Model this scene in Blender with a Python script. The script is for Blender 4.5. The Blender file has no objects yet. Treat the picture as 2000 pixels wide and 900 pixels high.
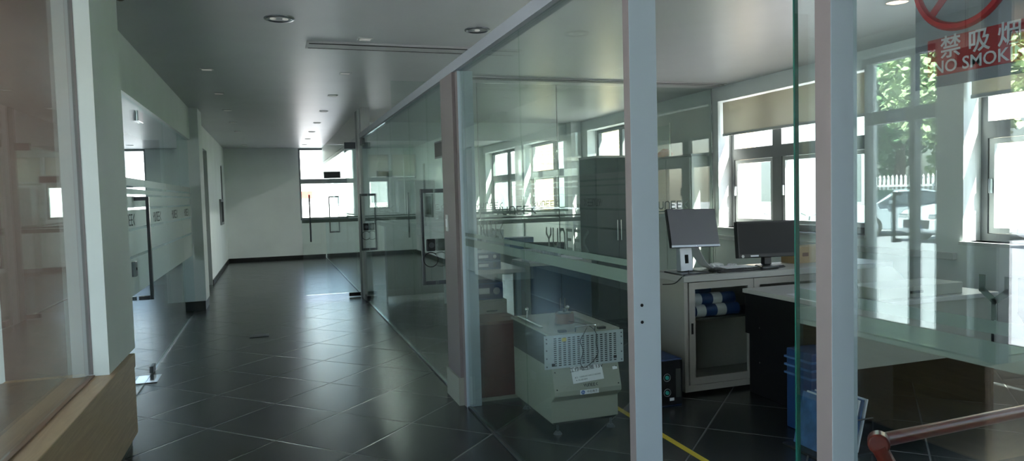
import bpy, bmesh, math, random
from math import radians as R, sin, cos, pi
from mathutils import Vector, Matrix, Euler
random.seed(7)
S = bpy.context.scene
COL = S.collection

# ------------------------------------------------------------------ camera, sky, sun, exposure
cam = bpy.data.objects.new('camera', bpy.data.cameras.new('camera'))
COL.objects.link(cam); S.camera = cam
cam.data.sensor_width = 36.0
cam.data.lens = 1387.0 / 2000 * 36
cam.data.clip_start = 0.05; cam.data.clip_end = 300
YAW, PITCH, ROLL = R(18.558), R(2.935), R(-1.5466)
f_ = Vector((sin(YAW)*cos(PITCH), cos(YAW)*cos(PITCH), -sin(PITCH)))
r0 = Vector((cos(YAW), -sin(YAW), 0)); u0 = r0.cross(f_)
rr = cos(ROLL)*r0 + sin(ROLL)*u0; uu = -sin(ROLL)*r0 + cos(ROLL)*u0
cam.matrix_world = Matrix(((rr.x, uu.x, -f_.x, 0), (rr.y, uu.y, -f_.y, 0), (rr.z, uu.z, -f_.z, 1.5), (0, 0, 0, 1)))

W = bpy.data.worlds.new('world'); S.world = W; W.use_nodes = True
nt = W.node_tree; nt.nodes.clear()
sky = nt.nodes.new('ShaderNodeTexSky'); sky.sky_type = 'NISHITA'; sky.sun_disc = False
sky.sun_elevation = R(52); sky.sun_rotation = R(180); sky.air_density = 1.0; sky.dust_density = 2.0
bg = nt.nodes.new('ShaderNodeBackground'); bg.inputs['Strength'].default_value = 0.40
wo = nt.nodes.new('ShaderNodeOutputWorld')
hs = nt.nodes.new('ShaderNodeHueSaturation'); hs.inputs['Saturation'].default_value = .8
nt.links.new(sky.outputs[0], hs.inputs['Color']); nt.links.new(hs.outputs[0], bg.inputs[0]); nt.links.new(bg.outputs[0], wo.inputs[0])
sun = bpy.data.objects.new('sun', bpy.data.lights.new('sun', 'SUN')); COL.objects.link(sun)
sun.data.energy = 26.0; sun.data.angle = R(1.0); sun.data.color = (1, .95, .86)
sun.rotation_euler = (R(38), 0, R(32))
S.view_settings.view_transform = 'Standard'; S.view_settings.look = 'None'
S.view_settings.exposure = 1.4; S.view_settings.gamma = 1.0; S.view_settings.use_curve_mapping = False
cy = S.cycles
cy.max_bounces = 14; cy.diffuse_bounces = 5; cy.glossy_bounces = 5; cy.transmission_bounces = 6
cy.transparent_max_bounces = 48; cy.sample_clamp_indirect = 6.0; cy.caustics_reflective = False; cy.caustics_refractive = False

# ------------------------------------------------------------------ materials
def mat(name, col, rough=.6, metal=0, spec=.5, emit=None, es=1.0, noise=0, nscale=8, bump=0, bscale=40):
    m = bpy.data.materials.new(name); m.use_nodes = True
    n = m.node_tree.nodes; l = m.node_tree.links; b = n['Principled BSDF']
    c = tuple(col) + (1,)
    b.inputs['Base Color'].default_value = c
    b.inputs['Roughness'].default_value = rough; b.inputs['Metallic'].default_value = metal
    b.inputs['Specular IOR Level'].default_value = spec
    if emit: b.inputs['Emission Color'].default_value = tuple(emit)+(1,); b.inputs['Emission Strength'].default_value = es
    if noise:
        t = n.new('ShaderNodeTexCoord'); x = n.new('ShaderNodeTexNoise'); x.inputs['Scale'].default_value = nscale
        x.inputs['Detail'].default_value = 5
        r = n.new('ShaderNodeValToRGB'); r.color_ramp.elements[0].position = .3; r.color_ramp.elements[1].position = .7
        r.color_ramp.elements[0].color = tuple(v*(1-noise) for v in col)+(1,)
        r.color_ramp.elements[1].color = tuple(min(1, v*(1+noise)) for v in col)+(1,)
        l.new(t.outputs['Object'], x.inputs[0]); l.new(x.outputs['Fac'], r.inputs[0]); l.new(r.outputs[0], b.inputs['Base Color'])
    if bump:
        t = n.new('ShaderNodeTexCoord'); x = n.new('ShaderNodeTexNoise'); x.inputs['Scale'].default_value = bscale
        bp = n.new('ShaderNodeBump'); bp.inputs['Strength'].default_value = bump; bp.inputs['Distance'].default_value = .005
        l.new(t.outputs['Object'], x.inputs[0]); l.new(x.outputs['Fac'], bp.inputs['Height']); l.new(bp.outputs[0], b.inputs['Normal'])
    return m

def glass_mat(name, tint=(.93, .965, .945), f0=.045, extra=0.0):
    m = bpy.data.materials.new(name); m.use_nodes = True
    n = m.node_tree.nodes; l = m.node_tree.links; n.clear()
    o = n.new('ShaderNodeOutputMaterial'); mx = n.new('ShaderNodeMixShader')
    tr = n.new('ShaderNodeBsdfTransparent'); tr.inputs[0].default_value = tuple(tint)+(1,)
    gl = n.new('ShaderNodeBsdfGlossy'); gl.inputs['Roughness'].default_value = 0.0; gl.inputs[0].default_value = (.92, .97, 1, 1)
    lw = n.new('ShaderNodeLayerWeight'); lw.inputs['Blend'].default_value = .5
    p = n.new('ShaderNodeMath'); p.operation = 'POWER'; p.inputs[1].default_value = 5
    a = n.new('ShaderNodeMath'); a.operation = 'MULTIPLY_ADD'; a.inputs[1].default_value = 1-f0; a.inputs[2].default_value = f0 + extra
    l.new(lw.outputs['Facing'], p.inputs[0]); l.new(p.outputs[0], a.inputs[0]); l.new(a.outputs[0], mx.inputs[0])
    l.new(tr.outputs[0], mx.inputs[1]); l.new(gl.outputs[0], mx.inputs[2]); l.new(mx.outputs[0], o.inputs[0])
    return m

def film_mat(name, col, trans=.25, clear=.15):
    m = bpy.data.materials.new(name); m.use_nodes = True
    n = m.node_tree.nodes; l = m.node_tree.links; n.clear()
    o = n.new('ShaderNodeOutputMaterial')
    d = n.new('ShaderNodeBsdfDiffuse'); d.inputs[0].default_value = tuple(col)+(1,)
    t = n.new('ShaderNodeBsdfTranslucent'); t.inputs[0].default_value = tuple(col)+(1,)
    tr = n.new('ShaderNodeBsdfTransparent')
    a = n.new('ShaderNodeMixShader'); a.inputs[0].default_value = trans
    b = n.new('ShaderNodeMixShader'); b.inputs[0].default_value = clear
    l.new(d.outputs[0], a.inputs[1]); l.new(t.outputs[0], a.inputs[2])
    l.new(a.outputs[0], b.inputs[1]); l.new(tr.outputs[0], b.inputs[2]); l.new(b.outputs[0], o.inputs[0])
    return m

def tile_mat():
    m = mat('floor_tile', (.022, .025, .027), rough=.30, spec=1.0)
    n = m.node_tree.nodes; l = m.node_tree.links; b = n['Principled BSDF']
    tc = n.new('ShaderNodeTexCoord'); mp = n.new('ShaderNodeMapping')
    mp.inputs['Rotation'].default_value = (0, 0, R(45)); 
    l.new(tc.outputs['Object'], mp.inputs[0])
    sp = n.new('ShaderNodeSeparateXYZ'); l.new(mp.outputs[0], sp.inputs[0])
    def line(sock, off):
        a = n.new('ShaderNodeMath'); a.operation = 'ADD'; a.inputs[1].default_value = off; l.new(sock, a.inputs[0])
        d = n.new('ShaderNodeMath'); d.operation = 'DIVIDE'; d.inputs[1].default_value = .604; l.new(a.outputs[0], d.inputs[0])
        pp = n.new('ShaderNodeMath'); pp.operation = 'PINGPONG'; pp.inputs[1].default_value = .5; l.new(d.outputs[0], pp.inputs[0])
        return pp, d
    # rotated x' = (x-y)/sqrt2, y' = (x+y)/sqrt2
    px, dx = line(sp.outputs['X'], 2.70); py, dy = line(sp.outputs['Y'], -3.245)
    mn = n.new('ShaderNodeMath'); mn.operation = 'MINIMUM'; l.new(px.outputs[0], mn.inputs[0]); l.new(py.outputs[0], mn.inputs[1])
    mr = n.new('ShaderNodeMapRange'); mr.inputs['From Min'].default_value = .004; mr.inputs['From Max'].default_value = .014
    l.new(mn.outputs[0], mr.inputs['Value'])
    bp = n.new('ShaderNodeBump'); bp.inputs['Strength'].default_value = .8; bp.inputs['Distance'].default_value = .003
    nz = n.new('ShaderNodeTexNoise'); nz.inputs['Scale'].default_value = 3; nz.inputs['Detail'].default_value = 6
    l.new(tc.outputs['Object'], nz.inputs[0])
    ad = n.new('ShaderNodeMath'); ad.operation = 'MULTIPLY_ADD'; ad.inputs[1].default_value = .02
    l.new(nz.outputs['Fac'], ad.inputs[0]); l.new(mr.outputs[0], ad.inputs[2])
    l.new(ad.outputs[0], bp.inputs['Height']); l.new(bp.outputs[0], b.inputs['Normal'])
    # slight tone change from tile to tile, pale worn joints
    fx = n.new('ShaderNodeMath'); fx.operation = 'FLOOR'; l.new(dx.outputs[0], fx.inputs[0])
    fy = n.new('ShaderNodeMath'); fy.operation = 'FLOOR'; l.new(dy.outputs[0], fy.inputs[0])
    cb = n.new('ShaderNodeCombineXYZ'); l.new(fx.outputs[0], cb.inputs[0]); l.new(fy.outputs[0], cb.inputs[1])
    wn = n.new('ShaderNodeTexWhiteNoise'); wn.noise_dimensions = '2D'; l.new(cb.outputs[0], wn.inputs[0])
    cr = n.new('ShaderNodeMix'); cr.data_type = 'RGBA'
    cr.inputs[6].default_value = (.021, .024, .025, 1); cr.inputs[7].default_value = (.026, .029, .030, 1)
    l.new(wn.outputs['Value'], cr.inputs[0])
    c2 = n.new('ShaderNodeMix'); c2.data_type = 'RGBA'; c2.inputs[6].default_value = (.15, .155, .15, 1)
    l.new(mr.outputs[0], c2.inputs[0]); l.new(cr.outputs[2], c2.inputs[7]); l.new(c2.outputs[2], b.inputs['Base Color'])
    rg = n.new('ShaderNodeMapRange'); rg.inputs['To Min'].default_value = .27; rg.inputs['To Max'].default_value = .27
    l.new(nz.outputs['Fac'], rg.inputs['Value']); l.new(rg.outputs[0], b.inputs['Roughness'])
    return m

def brick_mat(name, c1, c2, mortar, scale=1.0):
    m = mat(name, c1, rough=.85)
    n = m.node_tree.nodes; l = m.node_tree.links; b = n['Principled BSDF']
    tc = n.new('ShaderNodeTexCoord'); mp = n.new('ShaderNodeMapping'); mp.inputs['Rotation'].default_value = (R(90), 0, 0)
    br = n.new('ShaderNodeTexBrick'); br.inputs['Scale'].default_value = scale
    br.inputs['Color1'].default_value = c1+(1,); br.inputs['Color2'].default_value = c2+(1,); br.inputs['Mortar'].default_value = mortar+(1,)
    br.inputs['Brick Width'].default_value = .24; br.inputs['Row Height'].default_value = .075; br.inputs['Mortar Size'].default_value = .008
    l.new(tc.outputs['Object'], mp.inputs[0]); l.new(mp.outputs[0], br.inputs[0]); l.new(br.outputs['Color'], b.inputs['Base Color'])
    return m

def wood_mat(name, c1, c2, rough=.4):
    m = mat(name, c1, rough=rough)
    n = m.node_tree.nodes; l = m.node_tree.links; b = n['Principled BSDF']
    tc = n.new('ShaderNodeTexCoord'); mp = n.new('ShaderNodeMapping'); mp.inputs['Scale'].default_value = (6, .6, 9)
    nz = n.new('ShaderNodeTexNoise'); nz.inputs['Scale'].default_value = 4; nz.inputs['Detail'].default_value = 8; nz.inputs['Distortion'].default_value = 1.2
    r = n.new('ShaderNodeValToRGB'); r.color_ramp.elements[0].position = .35; r.color_ramp.elements[1].position = .7
    r.color_ramp.elements[0].color = c1+(1,); r.color_ramp.elements[1].color = c2+(1,)
    l.new(tc.outputs['Object'], mp.inputs[0]); l.new(mp.outputs[0], nz.inputs[0]); l.new(nz.outputs['Fac'], r.inputs[0]); l.new(r.outputs[0], b.inputs['Base Color'])
    return m

M = dict(
    wall=mat('wall_paint', (.80, .84, .83), .7, noise=.04, nscale=1.5),
    ceil=mat('ceiling_paint', (.62, .63, .64), .36, spec=.5, noise=.03, nscale=2),
    header=mat('header_paint', (.58, .58, .58), .5),
    brown=mat('brown_panel', (.19, .115, .090), .55, noise=.08, nscale=30),
    floor=tile_mat(),
    black=mat('black_skirting', (.008, .008, .009), .4),
    glass=glass_mat('clear_glass'),
    glassg=glass_mat('green_glass', (.90, .955, .93), .05),
    glassn=glass_mat('near_glass', (.90, .945, .94), .10),
    wglass=glass_mat('window_glass', (.95, .975, .965), .03),
    edge=mat('glass_edge', (.015, .12, .09), .15, spec=.8),
    film=film_mat('frosted_film', (.24, .29, .26), .12, .20),
    filmL=film_mat('frosted_film_dense', (.86, .88, .86), .40, .02),
    letter=film_mat('lettering_film', (.16, .19, .17), .25, .10),
    steel=mat('brushed_steel', (.30, .32, .34), .30, 1.0),
    dsteel=mat('dark_steel', (.11, .12, .13), .35, .8),
    chrome=mat('chrome', (.7, .72, .73), .15, 1.0),
    postp=mat('post_side_mauve', (.21, .18, .182), .45),
    postb=mat('post_lit_face', (.46, .555, .62), .35),
    dimwall=mat('teal_grey_dim', (.16, .21, .20), .6),  # dimness of the left office put into this wall colour
    beam=mat('beam_paint', (.34, .36, .40), .45),
    frame=mat('window_frame', (.17, .18, .19), .45),
    wframe=mat('pale_frame', (.55, .57, .57), .45),
    oak=wood_mat('oak_veneer', (.38, .25, .14), (.50, .35, .20), .38),
    oakd=wood_mat('oak_top', (.17, .095, .055), (.24, .14, .08), .3),
    redwood=mat('dark_red_board', (.10, .022, .020), .5, noise=.15, nscale=12),
    cream=mat('cream_enamel', (.29, .30, .245), .5, noise=.03, nscale=4),
    creamd=mat('cream_enamel_panel', (.33, .34, .29), .5),  # slightly paler cream, one even colour
    grille=mat('grille_panel', (.50, .55, .58), .45, .3),
    void=mat('black_void', (.004, .004, .005), .9),
    dgrey=mat('dark_grey_metal', (.07, .075, .07), .7, .0, spec=.25),
    paper=mat('white_paper', (.75, .76, .78), .8),
    ink=mat('black_ink', (.01, .01, .012), .7),
    blue=mat('blue_ink', (.01, .08, .38), .5),
    yellow=mat('yellow_tape', (.62, .48, .04), .6),
    plastic=mat('black_plastic', (.012, .012, .014), .4),
    screen=mat('dark_screen', (.010, .011, .013), .45, spec=.25),
    screenm=mat('matte_screen', (.09, .09, .11), .45, spec=.7),
    silver=mat('silver_plastic', (.42, .45, .50), .35, .5),
    greige=mat('greige_metal', (.36, .345, .31), .45, noise=.03, nscale=5),
    ltop=mat('pale_worktop', (.42, .42, .40), .35),
    darkdesk=mat('black_desk_laminate', (.006, .006, .007), .6, spec=.2),
    blind=mat('roller_blind', (.52, .49, .42), .9),
    blindt=film_mat('roller_blind_cloth', (.60, .57, .49), .45, .04),
    red=mat('red_enamel', (.17, .02, .012), .28),
    redcloth=mat('red_cloth', (.35, .05, .04), .9, noise=.2, nscale=20),
    redsign=mat('shaded_red_print', (.22, .008, .012), .6, spec=.2),  # sign red darkened, its shade is in the colour
    signg=mat('shaded_sign_backing', (.14, .145, .16), .6, spec=.2), printg=mat('shaded_print', (.36, .37, .39), .6, spec=.2),  # pale backing and white print greyed to hold the sign's shade
    rubber=mat('black_rubber', (.01, .01, .01), .6),
    box=mat('cardboard', (.42, .29, .16), .85, noise=.1, nscale=6),
    bluew=mat('blue_white_bag', (.06, .14, .30), .5, noise=.3, nscale=14),
    navy=mat('navy_roll', (.015, .045, .14), .4),
    teal=mat('teal_led_ring', (.05, .45, .40), .4),
    coil=mat('brown_coil', (.16, .085, .055), .45),
    bluepanel=mat('blue_glass_front', (.03, .065, .11), .15, spec=.8),
    brick=brick_mat('yellow_brick', (.40, .30, .17), (.33, .24, .14), (.55, .52, .45)),
    render=mat('white_render', (.80, .80, .78), .8),
    asphalt=mat('asphalt', (.30, .30, .33), .85, noise=.12, nscale=3),
    grass=mat('grass', (.13, .28, .03), .9, noise=.35, nscale=5),
    fence=mat('white_fence', (.8, .8, .8), .6),
    carw=mat('car_white', (.72, .74, .77), .2, spec=.8),
    carg=mat('car_silver', (.45, .50, .56), .22, .4),
    carglass=mat('car_glass', (.02, .03, .04), .08, spec=.8),
    tyre=mat('tyre', (.015, .015, .015), .8),
    bark=mat('bark', (.10, .07, .05), .9),
    leaf1=mat('leaf_green', (.22, .38, .14), .6, noise=.4, nscale=1.2),
    leaf2=mat('leaf_pale', (.40, .50, .27), .6, noise=.35, nscale=1.2),
    leaf3=mat('leaf_dark', (.13, .26, .13), .6, noise=.4, nscale=1.2),
    lampw=mat('lamp_lens', (.8, .8, .78), .4, emit=(1, .95, .88), es=.06),
    lamph=mat('warm_lamp_lens', (.8, .7, .6), .4, emit=(1, .55, .35), es=22),
    trimw=mat('white_trim', (.62, .63, .63), .4),
    filllamp=mat('added_lamp_diffuser', (.8, .8, .8), .5, emit=(1, 1, .96), es=36),  # glow of the added far office lamps
    signdark=mat('dark_sign', (.035, .033, .036), .4),
    signgreen=mat('dark_green_sign', (.02, .07, .06), .3),
    bluesign=mat('blue_label', (.02, .08, .32), .4),
    white=mat('white_print', (.8, .82, .85), .5),
)

# ------------------------------------------------------------------ mesh helpers
def BM(): return bmesh.new()
def bx(b, x0, x1, y0, y1, z0, z1, m=None):
    r = bmesh.ops.create_cube(b, size=1)
    mt = Matrix.Translation(((x0+x1)/2, (y0+y1)/2, (z0+z1)/2)) @ Matrix.Diagonal((abs(x1-x0), abs(y1-y0), abs(z1-z0), 1))
    bmesh.ops.transform(b, matrix=(m @ mt) if m else mt, verts=r['verts'])
    return b
def box(*a, **k): return bx(BM(), *a, **k)
def cyl(b, p, q, r, r2=None, seg=20):
    p, q = Vector(p), Vector(q); d = q-p
    res = bmesh.ops.create_cone(b, cap_ends=True, segments=seg, radius1=r, radius2=r if r2 is None else r2, depth=d.length)
    mt = Matrix.Translation((p+q)/2) @ d.to_track_quat('Z', 'Y').to_matrix().to_4x4()
    bmesh.ops.transform(b, matrix=mt, verts=res['verts']); return b
def sph(b, c, r, s=(1, 1, 1), sub=2):
    res = bmesh.ops.create_icosphere(b, subdivisions=sub, radius=r)
    bmesh.ops.transform(b, matrix=Matrix.Translation(c) @ Matrix.Diagonal((*s, 1)), verts=res['verts']); return b
def tube(b, pts, r, seg=8):
    pts = [Vector(p) for p in pts]
    rings = []; up = None
    for i, p in enumerate(pts):
        t = (pts[min(i+1, len(pts)-1)] - pts[max(i-1, 0)]).normalized()
        if up is None:
            up = Vector((0, 0, 1)) if abs(t.z) < .9 else Vector((1, 0, 0))
        a = t.cross(up).normalized(); up = a.cross(t).normalized()
        rings.append([b.verts.new(p + r*(cos(2*pi*k/seg)*a + sin(2*pi*k/seg)*up)) for k in range(seg)])
    for i in range(len(rings)-1):
        for k in range(seg):
            b.faces.new((rings[i][k], rings[i][(k+1) % seg], rings[i+1][(k+1) % seg], rings[i+1][k]))
    b.faces.new(rings[0][::-1]); b.faces.new(rings[-1]); return b
def prism(b, prof, x0, x1):          # profile in (y, z), extruded along x
    A = [b.verts.new((x0, y, z)) for y, z in prof]; B = [b.verts.new((x1, y, z)) for y, z in prof]
    n = len(prof); b.faces.new(A); b.faces.new(B[::-1])
    for i in range(n): b.faces.new((A[i], B[i], B[(i+1) % n], A[(i+1) % n]))
    return b
def catmull(p, n=6):
    p = [Vector(v) for v in p]; P = [p[0]] + p + [p[-1]]; out = []
    for i in range(1, len(P)-2):
        for k in range(n):
            t = k/n; a, b_, c, d = P[i-1], P[i], P[i+1], P[i+2]
            out.append(.5*((2*b_) + (c-a)*t + (2*a-5*b_+4*c-d)*t*t + (3*b_-a-3*c+d)*t**3))
    out.append(p[-1]); return out
def rootmat(o):
    m = Matrix.Identity(4)
    while o is not None:
        m = Matrix.LocRotScale(o.location, o.rotation_euler, None) @ m; o = o.parent
    return m
def obj(name, b, m, parent=None, world=True, bevel=0, smooth=False, label=None):
    if parent is not None and world: bmesh.ops.transform(b, matrix=rootmat(parent).inverted(), verts=b.verts)
    bmesh.ops.recalc_face_normals(b, faces=b.faces)
    me = bpy.data.meshes.new(name); b.to_mesh(me); b.free()
    o = bpy.data.objects.new(name, me); COL.objects.link(o)
    ms = m if isinstance(m, (list, tuple)) else [m]
    for k in ms: me.materials.append(M[k] if isinstance(k, str) else k)
    if smooth:
        for p in me.polygons: p.use_smooth = True
        try: me.set_sharp_from_angle(angle=R(40))
        except Exception: pass
    if parent is not None: o.parent = parent
    if bevel:
        md = o.modifiers.new('bevel', 'BEVEL'); md.width = bevel; md.segments = 2; md.limit_method = 'ANGLE'
    if label: o['label'] = label
    return o
def tag(o, label, cat, group=None, kind=None):
    o['label'] = label; o['category'] = cat
    if group: o['group'] = group
    if kind: o['kind'] = kind
    return o
def thing(name, label, cat, loc=(0, 0, 0), rotz=0, group=None):
    o = bpy.data.objects.new(name, None); COL.objects.link(o); o.empty_display_size = .1
    o.location = loc; o.rotation_euler = (0, 0, rotz); return tag(o, label, cat, group)
def struct(name, b, m, label=None, cat=None, bevel=0):
    o = obj(name, b, m, bevel=bevel); o['kind'] = 'structure'
    o['label'] = label or name.replace('_', ' '); o['category'] = cat or name.split('_')[0]
    return o
def copy_thing(o, loc, rotz=None, label=None, group=None):
    r = o.copy(); COL.objects.link(r); r.location = loc
    if rotz is not None: r.rotation_euler = (0, 0, rotz)
    if label: r['label'] = label
    if group: r['group'] = group
    for ch in list(o.children):
        c = ch.copy(); COL.objects.link(c); c.parent = r
        for g in list(ch.children):
            d = g.copy(); COL.objects.link(d); d.parent = c
    return r

# ---- lettering: angular stroke letters and font text laid into a plane
GL = {'Y': [[(0, 1), (0, .68), (.33, .42), (.66, .68), (.66, 1)], [(.33, .42), (.33, 0)]],
      'U': [[(0, 1), (0, .22), (.16, 0), (.5, 0), (.66, .22), (.66, 1)]],
      'N': [[(0, 0), (0, .8), (.16, 1), (.5, 1), (.66, .8), (.66, 0)]],
      'E': [[(.62, 1), (0, 1), (0, 0), (.62, 0)], [(0, .5), (.5, .5)]],
      'C': [[(.66, 1), (.16, .62), (.16, .38), (.66, 0)]]}
def strokes(b, word, org, right, up, h, th=.16, depth=.0012):
    org, right, up = Vector(org), Vector(right), Vector(up); nn = right.cross(up)
    x = 0
    for ch in word:
        for pl in GL[ch]:
            for (ax, ay), (bx_, by_) in zip(pl, pl[1:]):
                a = Vector((ax, ay)); c = Vector((bx_, by_)); d = (c-a).normalized(); w = Vector((-d.y, d.x))*th/2; e = d*th/2*.7
                q = [a-e-w, c+e-w, c+e+w, a-e+w]
                v = []
                for s in (0, depth):
                    for p in q: v.append(b.verts.new(org + right*(x+p.x)*h + up*p.y*h + nn*s))
                for fc in ((0, 1, 2, 3), (7, 6, 5, 4), (0, 4, 5, 1), (1, 5, 6, 2), (2, 6, 7, 3), (3, 7, 4, 0)): b.faces.new([v[i] for i in fc])
        x += 1.0
    return b
def text(name, body, org, right, up, size, m, parent=None, align='CENTER', depth=.0006, bold=0, label=None):
    cu = bpy.data.curves.new(name, 'FONT'); cu.body = body; cu.size = size; cu.align_x = align; cu.align_y = 'CENTER'
    cu.extrude = depth; cu.offset = bold; cu.resolution_u = 3
    t = bpy.data.objects.new(name, cu); COL.objects.link(t)
    dg = bpy.context.evaluated_depsgraph_get()
    me = bpy.data.meshes.new_from_object(t.evaluated_get(dg)); bpy.data.objects.remove(t)
    right, up = Vector(right), Vector(up); nn = right.cross(up)
    mm = Matrix(((right.x, up.x, nn.x, org[0]), (right.y, up.y, nn.y, org[1]), (right.z, up.z, nn.z, org[2]), (0, 0, 0, 1)))
    if parent is not None: mm = rootmat(parent).inverted() @ mm
    me.transform(mm); me.materials.clear(); me.materials.append(M[m] if isinstance(m, str) else m)
    o = bpy.data.objects.new(name, me); COL.objects.link(o)
    if parent is not None: o.parent = parent
    if label: o['label'] = label
    return o

H = 2.80           # ceiling
XG = 1.255         # glass line on the right of the corridor
XL = -1.07         # glass line on the left
YF = 18.7          # far wall
XO = 5.5           # outer wall of the offices (inner face)
XF = -2.5          # entrance facade

# ------------------------------------------------------------------ the shell
struct('floor', box(XF-.2, 5.8, -3.3, YF+.2, -.12, 0), 'floor', 'dark slate floor tiles laid diagonally down the corridor')
struct('ceiling', box(XF-.2, 5.8, -3.3, YF+.2, H, H+.2), 'ceil', 'smooth pale ceiling over corridor and offices')
struct('wall_back', box(XF-.2, 5.8, -3.3, -3.1, 0, H), 'wall')

# right outer wall with its windows
SILL, HEAD = 1.0, 2.62
wins = [(-1.2, 1.6), (2.3, 4.45), (5.5, 7.9), (10.0, 11.92), (12.7, 15.4), (15.8, 18.5)]
b = BM(); y = -3.3
for a, c in wins:
    bx(b, XO, XO+.3, y, a, 0, H); bx(b, XO, XO+.3, a, c, 0, SILL); bx(b, XO, XO+.3, a, c, HEAD, H); y = c
bx(b, XO, XO+.3, y, YF+.2, 0, H)
struct('wall_right', b, 'wall', 'pale outer wall of the offices with wide windows')
def window_y(n, xin, y0, y1, z0, z1, mull, transom=(1.86, 2.0), side=1, mt='frame', fd=.07, label=None):
    """window lying along y; xin = inner face of the frame"""
    x0, x1 = (xin, xin+fd) if side > 0 else (xin-fd, xin)
    b = BM(); w = .06
    bx(b, x0, x1, y0, y0+w, z0, z1); bx(b, x0, x1, y1-w, y1, z0, z1)
    bx(b, x0, x1, y0+w, y1-w, z0, z0+w); bx(b, x0, x1, y0+w, y1-w, z1-w, z1)
    if transom: bx(b, x0-.002, x1+.002, y0+w, y1-w, *transom)
    for mY, mw in mull:
        segs = [(z0+w, transom[0]), (transom[1], z1-w)] if transom else [(z0+w, z1-w)]
        for s in segs: bx(b, x0+.002, x1-.002, mY-mw/2, mY+mw/2, *s)
    o = struct('window_%d' % n, b, mt, label, 'window')
    xm = (x0+x1)/2
    ed = [y0+w] + sum([[q-v/2, q+v/2] for q, v in mull], []) + [y1-w]
    for i in range(0, len(ed), 2):
        a, c, zb, zt = ed[i]+.004, ed[i+1]-.004, z0+w+.004, transom[0]-.004
        k = BM(); g = .045; xa, xb = x0+.012, x1-.012
        bx(k, xa, xb, a, a+g, zb, zt); bx(k, xa, xb, c-g, c, zb, zt); bx(k, xa, xb, a+g, c-g, zb, zb+g); bx(k, xa, xb, a+g, c-g, zt-g, zt)
        cs = obj('casement', k, 'wframe', o)
        obj('window_handle', box(xa-.03, xa-.0005, c-g*.8, c-g*.35, (zb+zt)/2-.06, (zb+zt)/2+.06), 'steel', cs)
    obj('window_pane', box(xm-.004, xm+.004, y0+w-.004, y1-w+.004, z0+w-.004, z1-w+.004), 'wglass', o)
    return o
mulls = [[(.2, .12)], [(3.4, .13)], [(7.02, .16)], [(11.0, .12)], [(14.05, .1)], [(17.15, .1)]]
wl = ['office window far right of the view', 'office window with brick beyond, right of the desks', 'wide grey framed office window behind the monitors',
      'office window above the tall dark cabinet', 'office window farther along the right wall', 'last office window on the right wall']
for i, ((a, c), mu) in enumerate(zip(wins, mulls)):
    window_y(i+1, XO+.2, a, c, SILL, HEAD, mu, label=wl[i])
b = BM()
for a, c in wins: bx(b, XO-.03, XO+.19, a-.02, c+.02, SILL-.03, SILL)
struct('trim_1', b, 'trimw', 'white window sills on the right wall')
# pale trunking along the outer wall
b = BM(); bx(b, XO-.05, XO-.001, 4.5, 12.3, .84, .90)
struct('trim_2', b, 'trimw', 'white cable trunking below the office windows', bevel=.004)

# far wall with its window bays
fb = [(.66, 2.05, .98, 2.80), (2.27, 2.93, 1.2, 2.62), (3.0, 3.66, 1.99, 2.62)]
b = BM(); bx(b, XF-.2, fb[0][0], YF, YF+.25, 0, H)
bx(b, fb[0][0], fb[0][1], YF, YF+.25, 0, .98)
bx(b, fb[0][1], fb[1][0], YF, YF+.25, 0, H); bx(b, fb[1][0], fb[1][1], YF, YF+.25, 0, 1.2); bx(b, fb[1][0], fb[2][1], YF, YF+.25, 2.62, H)
bx(b, fb[1][1], fb[2][0], YF, YF+.25, 0, 2.62); bx(b, fb[2][0], fb[2][1], YF, YF+.25, 0, 1.99); bx(b, fb[2][1], XO, YF, YF+.25, 0, H)
struct('wall_far', b, 'wall', 'pale wall closing the far end of the corridor')
def window_x(n, yin, x0, x1, z0, z1, mull, transom, label, mt='frame'):
    b = BM(); w = .05; y0, y1 = yin, yin+.07
    bx(b, x0, x0+w, y0, y1, z0, z1); bx(b, x1-w, x1, y0, y1, z0, z1)
    bx(b, x0+w, x1-w, y0, y1, z0, z0+w); bx(b, x0+w, x1-w, y0, y1, z1-w, z1)
    if transom: bx(b, x0+w, x1-w, y0-.002, y1+.002, *transom)
    for mx in mull:
        for s in ([(z0+w, transom[0]), (transom[1], z1-w)] if transom else [(z0+w, z1-w)]): bx(b, mx-.04, mx+.04, y0+.002, y1-.002, *s)
    o = struct('window_%d' % n, b, mt, label, 'window')
    obj('window_pane', box(x0+w-.004, x1-w+.004, (y0+y1)/2-.004, (y0+y1)/2+.004, z0+w-.004, z1-w+.004), 'wglass', o)
window_x(7, YF+.1, .66, 2.05, .98, 2.80, [1.36], (1.90, 2.02), 'bright window at the end of the corridor')
window_x(8, YF+.1, 2.27, 2.93, 1.2, 2.62, [], (1.92, 2.04), 'far end window left of the second blind')
window_x(9, YF+.1, 3.0, 3.66, 1.99, 2.62, [], None, 'high far end window behind a blind')

# left side: office front, walls and pillars
struct('wall_left_bulkhead', box(-1.62, -1.04, 5.1, 10.7, 2.36, H), 'wall', 'pale bulkhead above the left office glass')
struct('wall_left_pier', box(-.985, -.885, 4.36, 5.12, .571, H), 'wall', 'pale painted pier standing on the oak plinth')
struct('wall_left_pillar', box(-1.42, -.93, 10.7, 11.25, .13, H), 'wall', 'square pale pillar beside the left office glass')
struct('baseboard_pillar', box(-1.41, -.94, 10.71, 11.26, 0, .13), 'black')
b = BM(); bx(b, -1.3, -1.085, 11.25, 13.0, 0, H); bx(b, -1.3, -1.085, 13.0, 13.9, 2.42, H); bx(b, -1.3, -1.085, 13.9, YF, 0, H)
struct('wall_left', b, 'wall', 'pale corridor wall beyond the left pillar')
struct('baseboard_left', box(-1.084, -1.07, 13.92, YF-.02, 0, .09), 'black')
struct('baseboard_far', box(-1.07, 1.24, YF-.014, YF-.001, 0, .10), 'black')
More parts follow.
